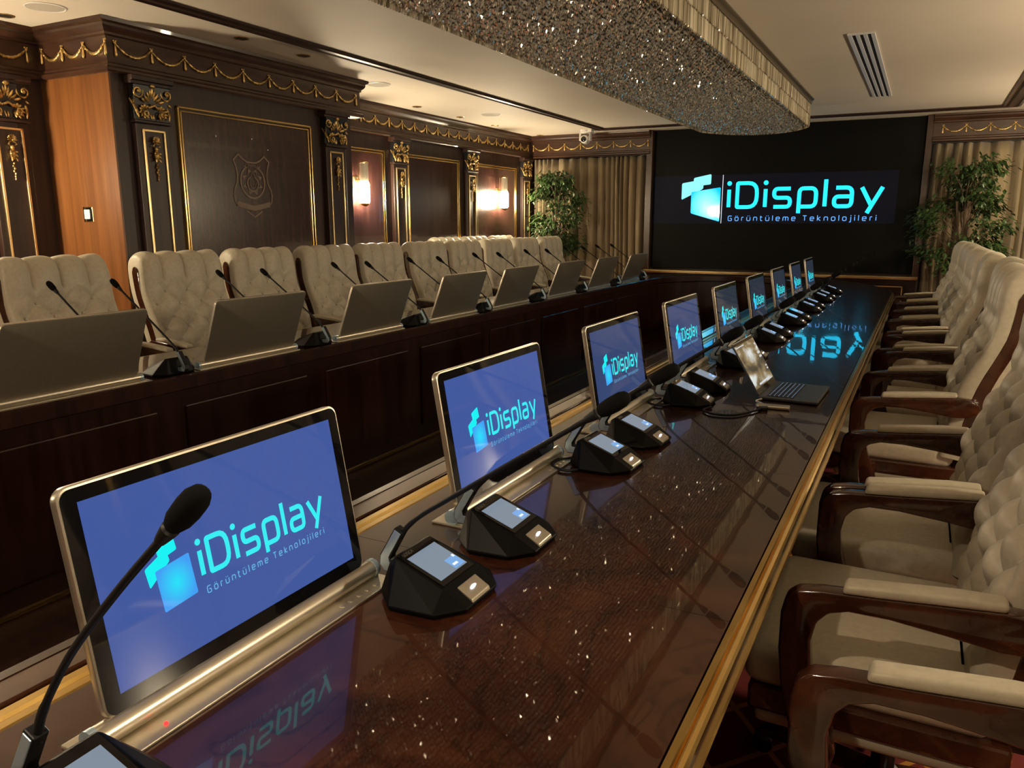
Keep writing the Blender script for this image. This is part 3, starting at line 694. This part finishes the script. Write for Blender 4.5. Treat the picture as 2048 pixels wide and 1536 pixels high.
# left side
cl = [YS]+[1.245-.885*2+.885*k for k in range(11)]; cl = [c for c in cl if YS <= c < 8.2]+[8.45]
for a, c in zip(cl[:-1], cl[1:]):
    if c < 8.4: slab([(TCX-.79, a+G_), (TCX-.79, c-G_), (TCX-AL+.001, min(c-G_, 7.65)), (TCX-AL+.001, a+G_)], .722, .76, 'veneer_panel', 'burl')
a = cl[-2]
slab([(TCX-.79, a+G_), (TCX-.79, 8.45-G_)]+[oin(PI-PI*i/40) for i in range(6, 0, -1)]+[(TCX-AL+.001, min(7.65, a+.01)), (TCX-AL+.001, a+G_)], .722, .76, 'veneer_panel', 'burl')
# outer edge moulding, fascia, bead
OP = [P(*p) for p in OUT]
EM = [(0, .72), (0, .757), (.002, .760), (.011, .760), (.0135, .756), (.0150, .752), (.0165, .752), (.018, .7555), (.024, .754), (.0275, .750), (.0275, .7475), (.02, .7465)]
MB().sweep(OP, EM).build('gold_edge', 'gold', tb, smooth=22)
MB().sweep(OP, [(.0, .69), (.026, .69), (.026, .747), (0, .747)]).build('fascia', 'wood_table_side', tb)
MB().sweep(OP, [(.026, .709), (.030, .709), (.0325, .7125), (.030, .716), (.026, .716)]).build('gold_bead', 'gold', tb)
IP = [P(*p) for p in INN]
MB().sweep(IP, [(-.02, .695), (.0, .695), (.006, .70), (.006, .752), (.0, .7595), (-.02, .7595)]).build('inner_fascia', 'wood_table_side', tb, smooth=25)
MB().sweep(IP, [(-.09, .0), (-.045, .0), (-.045, .70), (-.09, .70)]).build('inner_panel', 'wood_table_side', tb)
MB().sweep(IP, [(-.045, .015), (-.036, .015), (-.034, .022), (-.036, .030), (-.045, .030)]).build('gold_base_line', 'gold', tb)
MB().prism([P(*p) for p in [(TCX-.836, YS)]+arch(.836, .946, 8.45)[::-1]+[(TCX+.836, YS)]], 'z', .0, .012).build('well_floor', 'wood_dark', tb)
for a, c in zip(cl[:-1], cl[1:]):
    MB().box(*[TCX-.79-.046-TCX, TCX-.79-.034-TCX], a+.07-4, c-.07-4, .12, .62).build('modesty_panel', 'wood_table_side', tb, bevel=.006)
for s_ in (-1, 1):
    for y0 in (-.9, .9, 2.7, 4.5, 6.3): MB().box(s_*.98-.12, s_*.98+.12, y0-4-.03, y0-4+.03, 0, .722).build('support', 'wood_table_side', tb)

# ================================================================== MONITORS
TI = math.atan(.05/.29); KW = 1.
def mf(y, h, d): return (-math.sin(TI)*h+math.cos(TI)*d, y, .022+math.cos(TI)*h+math.sin(TI)*d)
def rrect(y0, y1, h0, h1, r, n=6):
    out = []
    for cy, cz, a0 in ((y1-r, h1-r, 0), (y0+r, h1-r, PI/2), (y0+r, h0+r, PI), (y1-r, h0+r, PI*1.5)):
        for i in range(n+1): a = a0+PI/2*i/n; out.append((cy+r*math.cos(a), cz+r*math.sin(a)))
    return out
def mslab(out, d0, d1, name, m, parent, bevel=0.):
    n = len(out); return MB().add([mf(*p, d0) for p in out]+[mf(*p, d1) for p in out], [tuple(range(n))[::-1], tuple(range(n, 2*n))]+[(i, (i+1) % n, n+(i+1) % n, n+i) for i in range(n)]).build(name, m, parent, bevel=bevel, smooth=30)
def monitor(label, blue):
    K = KW; p = empty('desk_monitor', label, 'monitor')
    MB().box(-.042 if K == 1 else -.022, .052, -.277*K, .277*K, 0, .005).build('base_plate', 'aluminium', p, bevel=.0015)
    MB().tube([(.004, -.262*K, .018), (.004, .262*K, .018)], .0155, 18).build('hinge_bar', 'aluminium', p, smooth=40)
    for q in (-1, 1): MB().lathe([(.012, q*.260*K), (.0165, q*.262*K), (.0165, q*.272*K), (.012, q*.273*K)], 14, (.004, 0, .018), 'y').build('hinge_cap', 'clip_blue', p, smooth=40)
    mslab(rrect(-.246*K, .246*K, .006, .297, .017), -.007, .006, 'shell', 'aluminium', p, bevel=.0015)
    g_ = mslab(rrect(-.2425*K, .2425*K, .0095, .2935, .0145), .006, .0068, 'glass', 'black_gloss', p)
    d = flat('display', [(-.2225*K, .032), (.2225*K, .032), (.2225*K, .276), (-.2225*K, .276)], [(0, 1, 2, 3)], blue, p, lambda y, h: mf(y, h, .0072))
    logo_parts(d, lambda x, z, l: mf(x-.158, z+.124, .0072+.0003*l), .1350, .156, ('mon_mark', 'mon_mark2', 'mon_text', 'mon_tag'), False)
    MB().sphere((.036, -.19, .005), .0032, 8, 4).build('power_light', 'led_red', p)
    for k in range(5): MB().lathe([(.005, .005), (.005, .0062), (.003, .0064)], 10, (.034, .15+.022*k, 0)).build('button', 'aluminium', p)
    return p
MONR = [.755+.806*k for k in range(9)]
MONL = [1.70, 2.57, 3.46, 4.34, 5.15, 6.08, 6.95, 7.84]
protos = {}
def put_monitor(x, y, rz, label, blue, group):
    key = (blue, TI)
    if key not in protos: p = protos[key] = monitor(label, blue); p.location = (x, y, .76); p.rotation_euler = (0, 0, rz); p['group'] = group; return p
    return copy_tree(protos[key], (x, y, .76), rz, label, group)
for k, y in enumerate(MONR):
    put_monitor(-.82, y, 0, 'slim screen monitor on the laptop side, %s from the video screen, showing a cyan logo' % ORD[len(MONR)-1-k], 'mon_blue' if k < 2 else ('mon_blue2' if k < 4 else 'mon_blue_faded'), 'monitors on the laptop side')  # farther screens get the colours with the viewing-angle fade put in
TI = math.radians(21); KW = 1.10
for k, y in enumerate(MONL):
    put_monitor(-2.705, y, PI, 'slim aluminium monitor seen from behind, crest wall side, %s from the video screen' % ORD[len(MONL)-1-k], 'mon_blue2', 'monitors on the crest wall side')

# ================================================================== MICROPHONES
def sl(a, y, l):   # on the sloping top: a from 0 (back) to 1 (front)
    x0, z0, x1, z1 = -.055, .072, .040, .038; n = Vector((z0-z1, 0, x1-x0)).normalized()
    return (x0+(x1-x0)*a+n.x*l, y, z0+(z1-z0)*a+n.z*l)
def microphone(label, neck=None):
    p = empty('table_microphone', label, 'microphone')
    h = MB()
    for z, s_ in ((0, .97), (.010, 1.03)): h.v += [(x*s_, q*y*s_, z) for x, y in ((-.078, .06), (-.035, .1), (.045, .092), (.082, .048)) for q in (-1, 1)]
    h.v += [(x, q*y, z) for x, y, z in ((-.066, .05, .066), (-.055, .052, .072), (.040, .054, .038), (.052, .05, .027)) for q in (-1, 1)]
    h.build('base', 'mic_black', p, bevel=.0025, hull=True)
    flat('panel', [(.02, -.049), (.02, .049), (.985, .049), (.985, -.049)], [(0, 1, 2, 3)], 'black_gloss', p, lambda a, y: sl(a, y, .0009))
    t = flat('touchscreen', [(.17, -.041), (.17, .041), (.88, .041), (.88, -.041)], [(0, 1, 2, 3)], 'touch', p, lambda a, y: sl(a, y, .0013))
    flat('screen_box', [(.60, .009), (.60, .039), (.85, .039), (.85, .009)], [(0, 1, 2, 3)], 'touch_box', t, lambda a, y: sl(a, y, .0017))
    flat('screen_mark', [(.74, .013), (.74, .027), (.79, .027), (.79, .013), (.58, .032), (.58, .038), (.64, .038), (.64, .032)], [(0, 1, 2, 3), (4, 5, 6, 7)], 'touch_mark', t, lambda a, y: sl(a, y, .002))
    vs, fs = word('BOSCH', .2, .2, 1, .006, -.040, 0, target=.026)
    flat('brand_lettering', vs, fs, 'silver', p, lambda y, z: sl(.11-z/.101, y, .0013))
    MB().add([(.052, -.029, .0325), (.052, .029, .0325), (.080, .029, .017), (.080, -.029, .017)], [(0, 1, 2, 3)]).add([(.052, -.029, .028), (.052, .029, .028), (.083, .029, .009), (.083, -.029, .009)], [(3, 2, 1, 0)]).build('talk_button', 'aluminium', p, hull=True, bevel=.0015)
    MB().sphere((.066, .0, .0265), (.003, .008, .002), 8, 4).build('talk_light', 'led_white', p)
    c = MB().prism([(-.070, .016), (-.113, .016), (-.123, .028), (-.121, .046), (-.088, .102), (-.071, .094), (-.099, .045), (-.098, .038), (-.070, .037)], 'y', -.008, .010).build('neck_clip', 'rubber', p, bevel=.002)
    MB().prism([(-.074, .0185), (-.112, .0185), (-.1205, .029), (-.1185, .045), (-.087, .0985), (-.074, .0925), (-.1015, .0455), (-.100, .0355), (-.074, .0345)], 'y', -.0095, -.0075).build('clip_face', 'clip_blue', c, bevel=.0008)
    MB().prism([(-.074, .0185), (-.112, .0185), (-.1205, .029), (-.1185, .045), (-.087, .0985), (-.074, .0925), (-.1015, .0455), (-.100, .0355), (-.074, .0345)], 'y', .0095, .0115).build('clip_face', 'clip_blue', c, bevel=.0008)
    neck = neck or [(-.082, .001, .082), (-.066, .001, .105), (-.035, .001, .132), (.02, .001, .170), (.14, .001, .252), (.27, .001, .340)]
    pts = catmull(neck, 5)
    MB().tube(pts, [.0052]*8+[.0043]*(len(pts)-8), 8).build('gooseneck', 'rubber', p, smooth=60)
    d = (pts[-1]-pts[-3]).normalized(); a = pts[-1]-d*.010
    prof = [(0, .0055), (.012, .0075), (.020, .0085), (.022, .0065), (.026, .0090), (.036, .0118), (.052, .0128), (.066, .0122), (.075, .0092), (.079, .004)]
    MB().tube([a+d*t_ for t_, _ in prof[:4]], [r_ for _, r_ in prof[:4]], 12).build('collar', 'rubber', p, smooth=40)
    MB().tube([a+d*t_ for t_, _ in prof[4:]], [r_ for _, r_ in prof[4:]], 14).build('windscreen', 'foam', p, smooth=50)
    return p
MICR = sorted([(.352+.806*k+s_*.125) for k in range(0, 10) for s_ in (-1, 1)])
MICR = [.410]+[y for y in MICR if .6 < y < 7.65]
MICL = sorted([(c+.03, -2.757) for c in (2.135, 3.015, 3.90, 4.715, 5.615, 6.515, 7.395)]+[(c-.18, -2.865) for c in (2.135, 3.015, 3.90, 4.715, 5.615, 6.515, 7.395, 8.27)]+[(8.37, -2.80)])
mp_ = None
for side, ys, x, rz in (('laptop side', [(y, -.678) for y in MICR], 0, 0), ('crest wall side', MICL, 0, PI)):
    for k, (y, x) in enumerate(ys):
        lb = 'black gooseneck table microphone, %s side, %s from the video screen' % (side[:-5], ORD[len(ys)-1-k]); r_ = rz+random.uniform(-.05, .05)
        if k == 0 and side[0] == 'l':
            q = microphone(lb, [(-.082, .001, .082), (-.069, .001, .115), (-.043, .001, .155), (.002, .001, .213), (.075, .001, .289), (.148, .001, .359)]); q.location = (x-.02, y, .76); q.rotation_euler = (0, 0, .02); q['group'] = 'microphones on the '+side; continue
        if mp_ is None: mp_ = microphone(lb); mp_.location = (x, y, .76); mp_.rotation_euler = (0, 0, r_); mp_['group'] = 'microphones on the '+side
        else: copy_tree(mp_, (x, y, .76), r_, lb, 'microphones on the '+side)

# ================================================================== CHAIRS (front towards local -x)
BW = .292
prof = [(.06, .46), (.08, .62), (.096, .72), (.124, .80), (.162, .88), (.195, .96), (.210, 1.06), (.217, 1.125), (.235, 1.175), (.272, 1.203), (.317, 1.200), (.356, 1.165), (.372, 1.10), (.360, .98), (.328, .87), (.287, .76), (.252, .64), (.228, .52), (.215, .44)]
pc_ = [Vector((p[0], p[1])) for p in [(v.x, v.y) for v in catmull([(a, 0, c) for a, c in prof], 8) for v in [Vector((v.x, v.z))]]]
def resample(pts, n):
    L_ = [0]
    for a, c in zip(pts[:-1], pts[1:]): L_.append(L_[-1]+(c-a).length)
    out = []; j = 0
    for i in range(n+1):
        t = L_[-1]*i/n
        while j < len(L_)-2 and L_[j+1] < t: j += 1
        out.append(pts[j]+(pts[j+1]-pts[j])*((t-L_[j])/max(1e-9, L_[j+1]-L_[j])))
    return out, L_[-1]
NSP = 160; pr, LEN = resample(pc_, NSP)
def back_mesh():
    NY = 112; b_ = MB(); V0 = .545; du, dv = .078, .074   # V0: arc length of the top button row
    for i, p in enumerate(pr):
        s_ = LEN*i/NSP; t = (pr[min(i+1, NSP)]-pr[max(i-1, 0)]).normalized(); n = Vector((-t.y, t.x))
        for j in range(NY+1):
            y = -BW+2*BW*j/NY; e_ = max(0, (abs(y)-(BW-.035))/.035); rnd = .030*(1-math.sqrt(max(0, 1-e_*e_)))
            pp, q = y/du, (s_-V0)/dv; h = 0
            dia = (abs(math.sin(PI/2*(pp+q)))*abs(math.sin(PI/2*(pp-q))))
            chn = abs(math.sin(PI/2*pp))
            if q <= 0: h = dia
            else:
                w = min(1, q/1.0); h = dia*(1-w)+chn*w
            fade = max(0, min(1, (s_-.06)/.05))*max(0, min(1, (.86-s_)/.10)); edge = max(0, min(1, (BW-.012-abs(y))/.03))
            d = (.020*(h**.7-.6)+.020*(h**.22-.75))*fade*edge-rnd
            # round the top corners
            ye = y*(1-.035*max(0, 1-abs(s_-.77)/.12)*abs(y)/BW)
            b_.v.append((p.x+n.x*d, ye, p.y+n.y*d))
    m_ = NY+1
    for i in range(NSP):
        for j in range(NY): b_.f.append((i*m_+j, i*m_+j+1, (i+1)*m_+j+1, (i+1)*m_+j))
    b_.f.append(tuple(i*m_ for i in range(NSP+1))); b_.f.append(tuple(i*m_+NY for i in range(NSP+1))[::-1])
    b_.f.append(tuple(range(m_))+tuple(NSP*m_+j for j in range(NY, -1, -1)))
    return b_.mesh('backrest', smooth=50)
ARM = [(-.205, .30), (-.238, .36), (-.262, .45), (-.273, .54), (-.273, .62), (-.266, .655), (-.245, .674), (-.20, .682), (-.10, .690), (.02, .702), (.10, .710), (.150, .708), (.178, .694), (.186, .672), (.176, .648), (.150, .634), (.10, .630), (.02, .640), (-.08, .649), (-.15, .648), (-.185, .636), (-.205, .612), (-.213, .570), (-.208, .510), (-.190, .44), (-.165, .38), (-.150, .335), (-.160, .30)]
def chair(label):
    c = empty('armchair', label, 'chair')
    link('backrest', back_mesh(), 'leather', c)
    bk = c.children[0]
    b_ = MB()
    for q in range(0, -7, -1):
        for pp in range(-3, 4):
            if (pp+q) % 2 == 0:
                s_ = .545+q*.074; i = int(s_/LEN*NSP); t = (pr[i+1]-pr[i]).normalized(); n = Vector((-t.y, t.x)); p = pr[i]-n*.014
                b_.sphere((p.x, pp*.078, p.y), .0085, 8, 5)
    stuff(b_.build('tufting_buttons', 'leather', bk, smooth=60))
    mid = [((pr[i].x+pr[NSP-i].x)/2, (pr[i].y+pr[NSP-i].y)/2) for i in range(5, 70, 5)]
    L_ = [(x-.026, z) for x, z in mid]; R_ = [(x+.024, z) for x, z in mid]; tp = mid[-1]
    outl_ = L_+[(tp[0]-.014, tp[1]+.026), (tp[0]+.0, tp[1]+.034), (tp[0]+.014, tp[1]+.026)]+R_[::-1]
    for s_ in (-1, 1): MB().prism(outl_, 'y', s_*(BW-.03), s_*(BW+.002)).build('side_strip', 'wood_chair', bk, bevel=.003)
    sc = MB().box(-.350, .12, -.272, .272, .405, .500).build('seat', 'leather', c, bevel=.034, seg=4, smooth=60)
    MB().box(-.335, .15, -.277, .277, .355, .412).build('seat_frame', 'wood_chair', c, bevel=.008)
    MB().box(-.320, .14, -.268, .268, .322, .357).build('lower_pad', 'leather_dark', c, bevel=.012, smooth=50)
    for s_ in (-1, 1):
        a = MB().prism(ARM, 'y', s_*.314-.020, s_*.314+.020).build('arm', 'wood_chair', c, bevel=.007, seg=3, smooth=50)
        pts = [(-.165, .684), (-.10, .689), (.02, .701), (.105, .709), (.105, .726), (.03, .724), (-.10, .711), (-.160, .704)]
        MB().prism(pts, 'y', s_*.314-.0235, s_*.314+.0235).build('arm_pad', 'leather', a, bevel=.008, seg=3, smooth=60)
        MB().lathe([(.012, .0), (.012, .003), (.006, .004)], 12, (.155, s_*.314+s_*.019, .672), 'y').build('bolt', 'black', a, smooth=40)
        MB().box(-.225, -.160, min(s_*.26, s_*.30), max(s_*.26, s_*.30), .31, .40).build('arm_bracket', 'wood_chair', a, bevel=.004)
        MB().box(.12, .18, min(s_*.27, s_*.30), max(s_*.27, s_*.30), .645, .695).build('arm_bracket', 'wood_chair', a, bevel=.004)
    MB().box(.05, .20, -.16, .16, .335, .50).build('back_bracket', 'black', c, bevel=.01)
    MB().lathe([(.05, .325), (.05, .30), (.026, .29), (.026, .12), (.045, .11), (.045, .08)], 16, (-.06, 0, 0)).build('column', 'black', c, smooth=40)
    for k in range(5):
        a = 2*PI*k/5+.3; ca, sa = math.cos(a), math.sin(a)
        pts = [(.03, .115), (.16, .105), (.30, .072), (.315, .065), (.315, .05), (.16, .075), (.03, .075)]
        lg = MB(); lg.prism(pts, 'y', -.022, .022); lg.v = [(-.06+x*ca-y*sa, x*sa+y*ca, z) for x, y, z in lg.v]
        lo_ = lg.build('star_leg', 'wood_chair', c, bevel=.005)
        MB().lathe([(.022, -.022), (.027, -.018), (.027, .018), (.022, .022)], 14, (-.06+.30*ca, .30*sa, .028), 'y').build('caster', 'black', lo_, smooth=40)
    return c
ch0 = None
def put_chair(x, y, rz, label, group):
    global ch0
    if ch0 is None: ch0 = chair(label); ch0.location = (x, y, 0); ch0.rotation_euler = (0, 0, rz); ch0['group'] = group; return
    copy_tree(ch0, (x, y, 0), rz, label, group)
RC = [(.150, .915, 0.), (.09, 1.838, 0.), (.085, 2.525, .0), (.07, 3.735, 0.), (.12, 4.425, .0), (.085, 5.14, -.04), (.08, 5.97, .02), (.075, 6.70, 0), (.08, 7.40, .0), (.06, 8.12, .06)]
for k, (x, y, a) in enumerate(RC): put_chair(x, y, a, 'cream tufted leather armchair on the laptop side, %s from the end curtain' % ORD[len(RC)-1-k], 'armchairs on the laptop side')
LC = [(-3.77, 2.48, .03), (-3.78, 3.255, -.02), (-3.79, 3.94, .01), (-3.79, 4.62, 0), (-3.80, 5.30, .02), (-3.79, 5.98, .0), (-3.80, 6.66, .0), (-3.80, 7.34, -.01), (-3.81, 8.03, .0), (-3.82, 8.74, .02)]
for k, (x, y, a) in enumerate(LC): put_chair(x+.02, y+.05, PI+a, 'cream tufted armchair on the crest wall side of the table, %s from the curtain' % ORD[len(LC)-1-k], 'armchairs on the crest wall side')
for k, (x, y, a) in enumerate([(-4.70, 7.84, 0), (-4.71, 8.53, .0), (-4.70, 9.22, -.0)]): put_chair(x, y, PI+a, 'cream tufted armchair against the wall below the second lamp, %s from the curtain' % ORD[2-k], 'spare armchairs along the wall')
put_chair(-4.70, 2.02, PI, 'cream tufted armchair standing alone in the recess before the crest block', 'spare armchairs along the wall')

# ================================================================== LAPTOP, ADAPTER, CABLES
lp = empty('laptop', 'open dark grey laptop showing a photo on the glossy table', 'laptop', (-.365, 2.945, .76), -.03)
MB().box(-.10, .10, -.153, .153, .003, .014).build('body', 'space_grey', lp, bevel=.003)
kb = MB().box(-.075, .018, -.135, .135, .0135, .0146).build('keyboard', 'key', lp)
for r_ in range(6):
    for c_ in range(13): pass
km = MB().box(-.006, .006, -.0085, .0085, 0, .0012).mesh('key', bevel=.0005, seg=1)
for r_ in range(6):
    for c_ in range(13): link('key', km, 'key', kb, (-.066+.0152*r_, -.124+.0206*c_, .0146))
vs, fs = [], []
for r_ in range(6):
    for c_ in range(13):
        n = len(vs); x0, y0 = -.066+.0152*r_, -.124+.0206*c_; w_ = .0018; vs += [(x0-w_, y0-w_*1.2), (x0+w_, y0-w_*1.2), (x0+w_, y0+w_*1.2), (x0-w_, y0+w_*1.2)]; fs.append((n, n+1, n+2, n+3))
emis('key_light', (.45, .62, .9), .8); stuff(flat('key_legends', vs, fs, 'key_light', kb, lambda x, y: (x, y, .0160)))
MB().box(.03, .092, -.055, .055, .0135, .0143).build('trackpad', 'space_grey', lp, bevel=.0003)
TL = math.radians(31)
def lf(y, h, d): return (-.098-math.sin(TL)*h+math.cos(TL)*d, y, .014+math.cos(TL)*h+math.sin(TL)*d)
def lsl(o, d0, d1, name, m, par):
    n = len(o); return MB().add([lf(*p, d0) for p in o]+[lf(*p, d1) for p in o], [tuple(range(n))[::-1], tuple(range(n, 2*n))]+[(i, (i+1) % n, n+(i+1) % n, n+i) for i in range(n)]).build(name, m, par, smooth=30)
ld = lsl(rrect(-.153, .153, 0, .205, .008), -.004, .0, 'lid', 'space_grey', lp)
lsl(rrect(-.151, .151, .002, .203, .007), 0, .0006, 'bezel', 'black_gloss', ld)
flat('display', [(-.146, .022), (.146, .022), (.146, .192), (-.146, .192)], [(0, 1, 2, 3)], 'laptop_picture', ld, lambda y, h: lf(y, h, .001))
emis('dock_white', (.75, .8, .85), .8)
vs, fs = [], []
for (a, c, d, e_) in ((-.075, .085, .027, .034), (.118, .140, .165, .172), (.118, .140, .148, .156), (.10, .140, .128, .136), (.105, .140, .112, .120), (.12, .140, .06, .066), (.12, .14, .072, .078), (-.14, -.02, .183, .187)):
    n = len(vs); vs += [(a, d), (c, d), (c, e_), (a, e_)]; fs.append((n, n+1, n+2, n+3))
flat('screen_icons', vs, fs, 'dock_white', ld, lambda y, h: lf(y, h, .0014))
hb = empty('usb_adapter', 'small grey USB adapter with a short white lead beside the laptop', 'adapter', (-.40, 2.68, .76), .1)
MB().box(-.055, .055, -.018, .018, .001, .013).build('body', 'aluminium', hb, bevel=.004)
MB().tube([(v.x, v.y, v.z) for v in catmull([(-.03, .018, .007), (-.045, .05, .006), (-.06, .075, .006), (-.045, .105, .008)], 5)], .0035, 7).build('lead', 'white_plastic', hb, smooth=60)
MB().box(-.045, -.015, -.045, -.018, .001, .012).build('plug', 'black', hb, bevel=.002)
def cable(pts, r_, label, m='rubber'):
    p = catmull(pts, 8); o = MB().tube(p, r_, 7).build('cable', m, smooth=60); tag(o, label, 'cable', 'cables on the table')
cable([(-.43, 2.635, .766), (-.46, 2.56, .7655), (-.50, 2.50, .7655), (-.56, 2.49, .7655), (-.60, 2.53, .7655), (-.585, 2.585, .7655)], .0038, 'black cable looping from the adapter to a microphone on the table')
for k, y in enumerate((1.29, 1.93, 2.73)):
    cable([(-.775, y-.10, .766), (-.80, y-.14, .7655), (-.79, y-.19, .766), (-.745, y-.205, .7655), (-.715, y-.17, .7655), (-.71, y-.14, .7655)], .0038, 'short black cable loop behind the %s microphone pair past the near monitor' % ORD[k])

# ================================================================== PLANTS
def ficus(x, y, label, h0, h1, rad, seed, nl):
    rnd = random.Random(seed); p = empty('potted_ficus', label, 'plant', (x, y, 0), 0, 'potted ficus trees by the end wall')
    MB().lathe([(.10, 0), (.14, .01), (.17, .30), (.185, .32), (.185, .35), (.165, .35), (.16, .31)], 24).build('pot', 'pot', p, smooth=40)
    MB().lathe([(.158, .29), (.158, .315), (.01, .32)], 20).build('soil', 'soil', p)
    st = MB()
    for k in range(3): st.tube(catmull([(.02*math.cos(k*2.1), .02*math.sin(k*2.1), .30), (.035*math.cos(k*2.1+1), .035*math.sin(k*2.1+1), .65), (.03*math.cos(k*2.1+2), .03*math.sin(k*2.1+2), 1.0), (.08*math.cos(k*2.1+3), .08*math.sin(k*2.1+3), h1-.4)], 5), .013, 6)
    lv = MB(); tw = MB()
    clusters = []
    for k in range(46):
        t = rnd.random(); z = h0+(h1-h0)*t; R = rad*(.45+.75*math.sin(PI*min(1, .12+.80*t))**.8)*(.45+.6*rnd.random()**.6); a = rnd.uniform(0, 2*PI)
        clusters.append(Vector((R*math.cos(a), R*math.sin(a)*.85, z)))
    clusters += [Vector((.03, 0, h1-.06)), Vector((-.1, .05, h1-.15)), Vector((rad*1.05, .0, h0+.42*(h1-h0))), Vector((-rad*1.05, 0, h0+.38*(h1-h0)))]
    for c in clusters:
        tw.tube([(c.x*.15, c.y*.15, max(.7, c.z-.25)), (c.x*.6, c.y*.6, c.z-.08), tuple(c)], [.005, .004, .0025], 5)
        for q in range(nl):
            d = Vector((rnd.gauss(0, 1), rnd.gauss(0, 1), rnd.gauss(-.1, .8))); pos = c+d*.062
            L_ = rnd.uniform(.050, .078); w = L_*.28; dirv = Vector((rnd.gauss(c.x*3, .6), rnd.gauss(c.y*3, .6), rnd.uniform(-1.1, .15))).normalized()
            sd = dirv.cross(Vector((0, 0, 1))).normalized(); nn = sd.cross(dirv)
            vv = [pos, pos+dirv*L_*.35+sd*w-nn*.004, pos+dirv*L_*.4, pos+dirv*L_*.35-sd*w-nn*.004, pos+dirv*L_*.75+sd*w*.6-nn*.008, pos+dirv*L_*.75-nn*.004, pos+dirv*L_*.75-sd*w*.6-nn*.008, pos+dirv*L_-nn*.014]
            lv.add(vv, [(0, 1, 2), (0, 2, 3), (1, 4, 5, 2), (2, 5, 6, 3), (4, 7, 5), (5, 7, 6)])
    st.build('trunk', 'bark', p, smooth=50); stuff(tw.build('twigs', 'bark', p)); stuff(lv.build('foliage', 'leaf', p))
ficus(-4.53, 10.0, 'leafy green potted ficus in the corner by the crest-side curtain', 1.02, 2.0, .27, 5, 58)
ficus(.36, 9.85, 'leafy green potted ficus beside the video screen, behind the laptop-side chairs', .85, 2.0, .36, 11, 70)
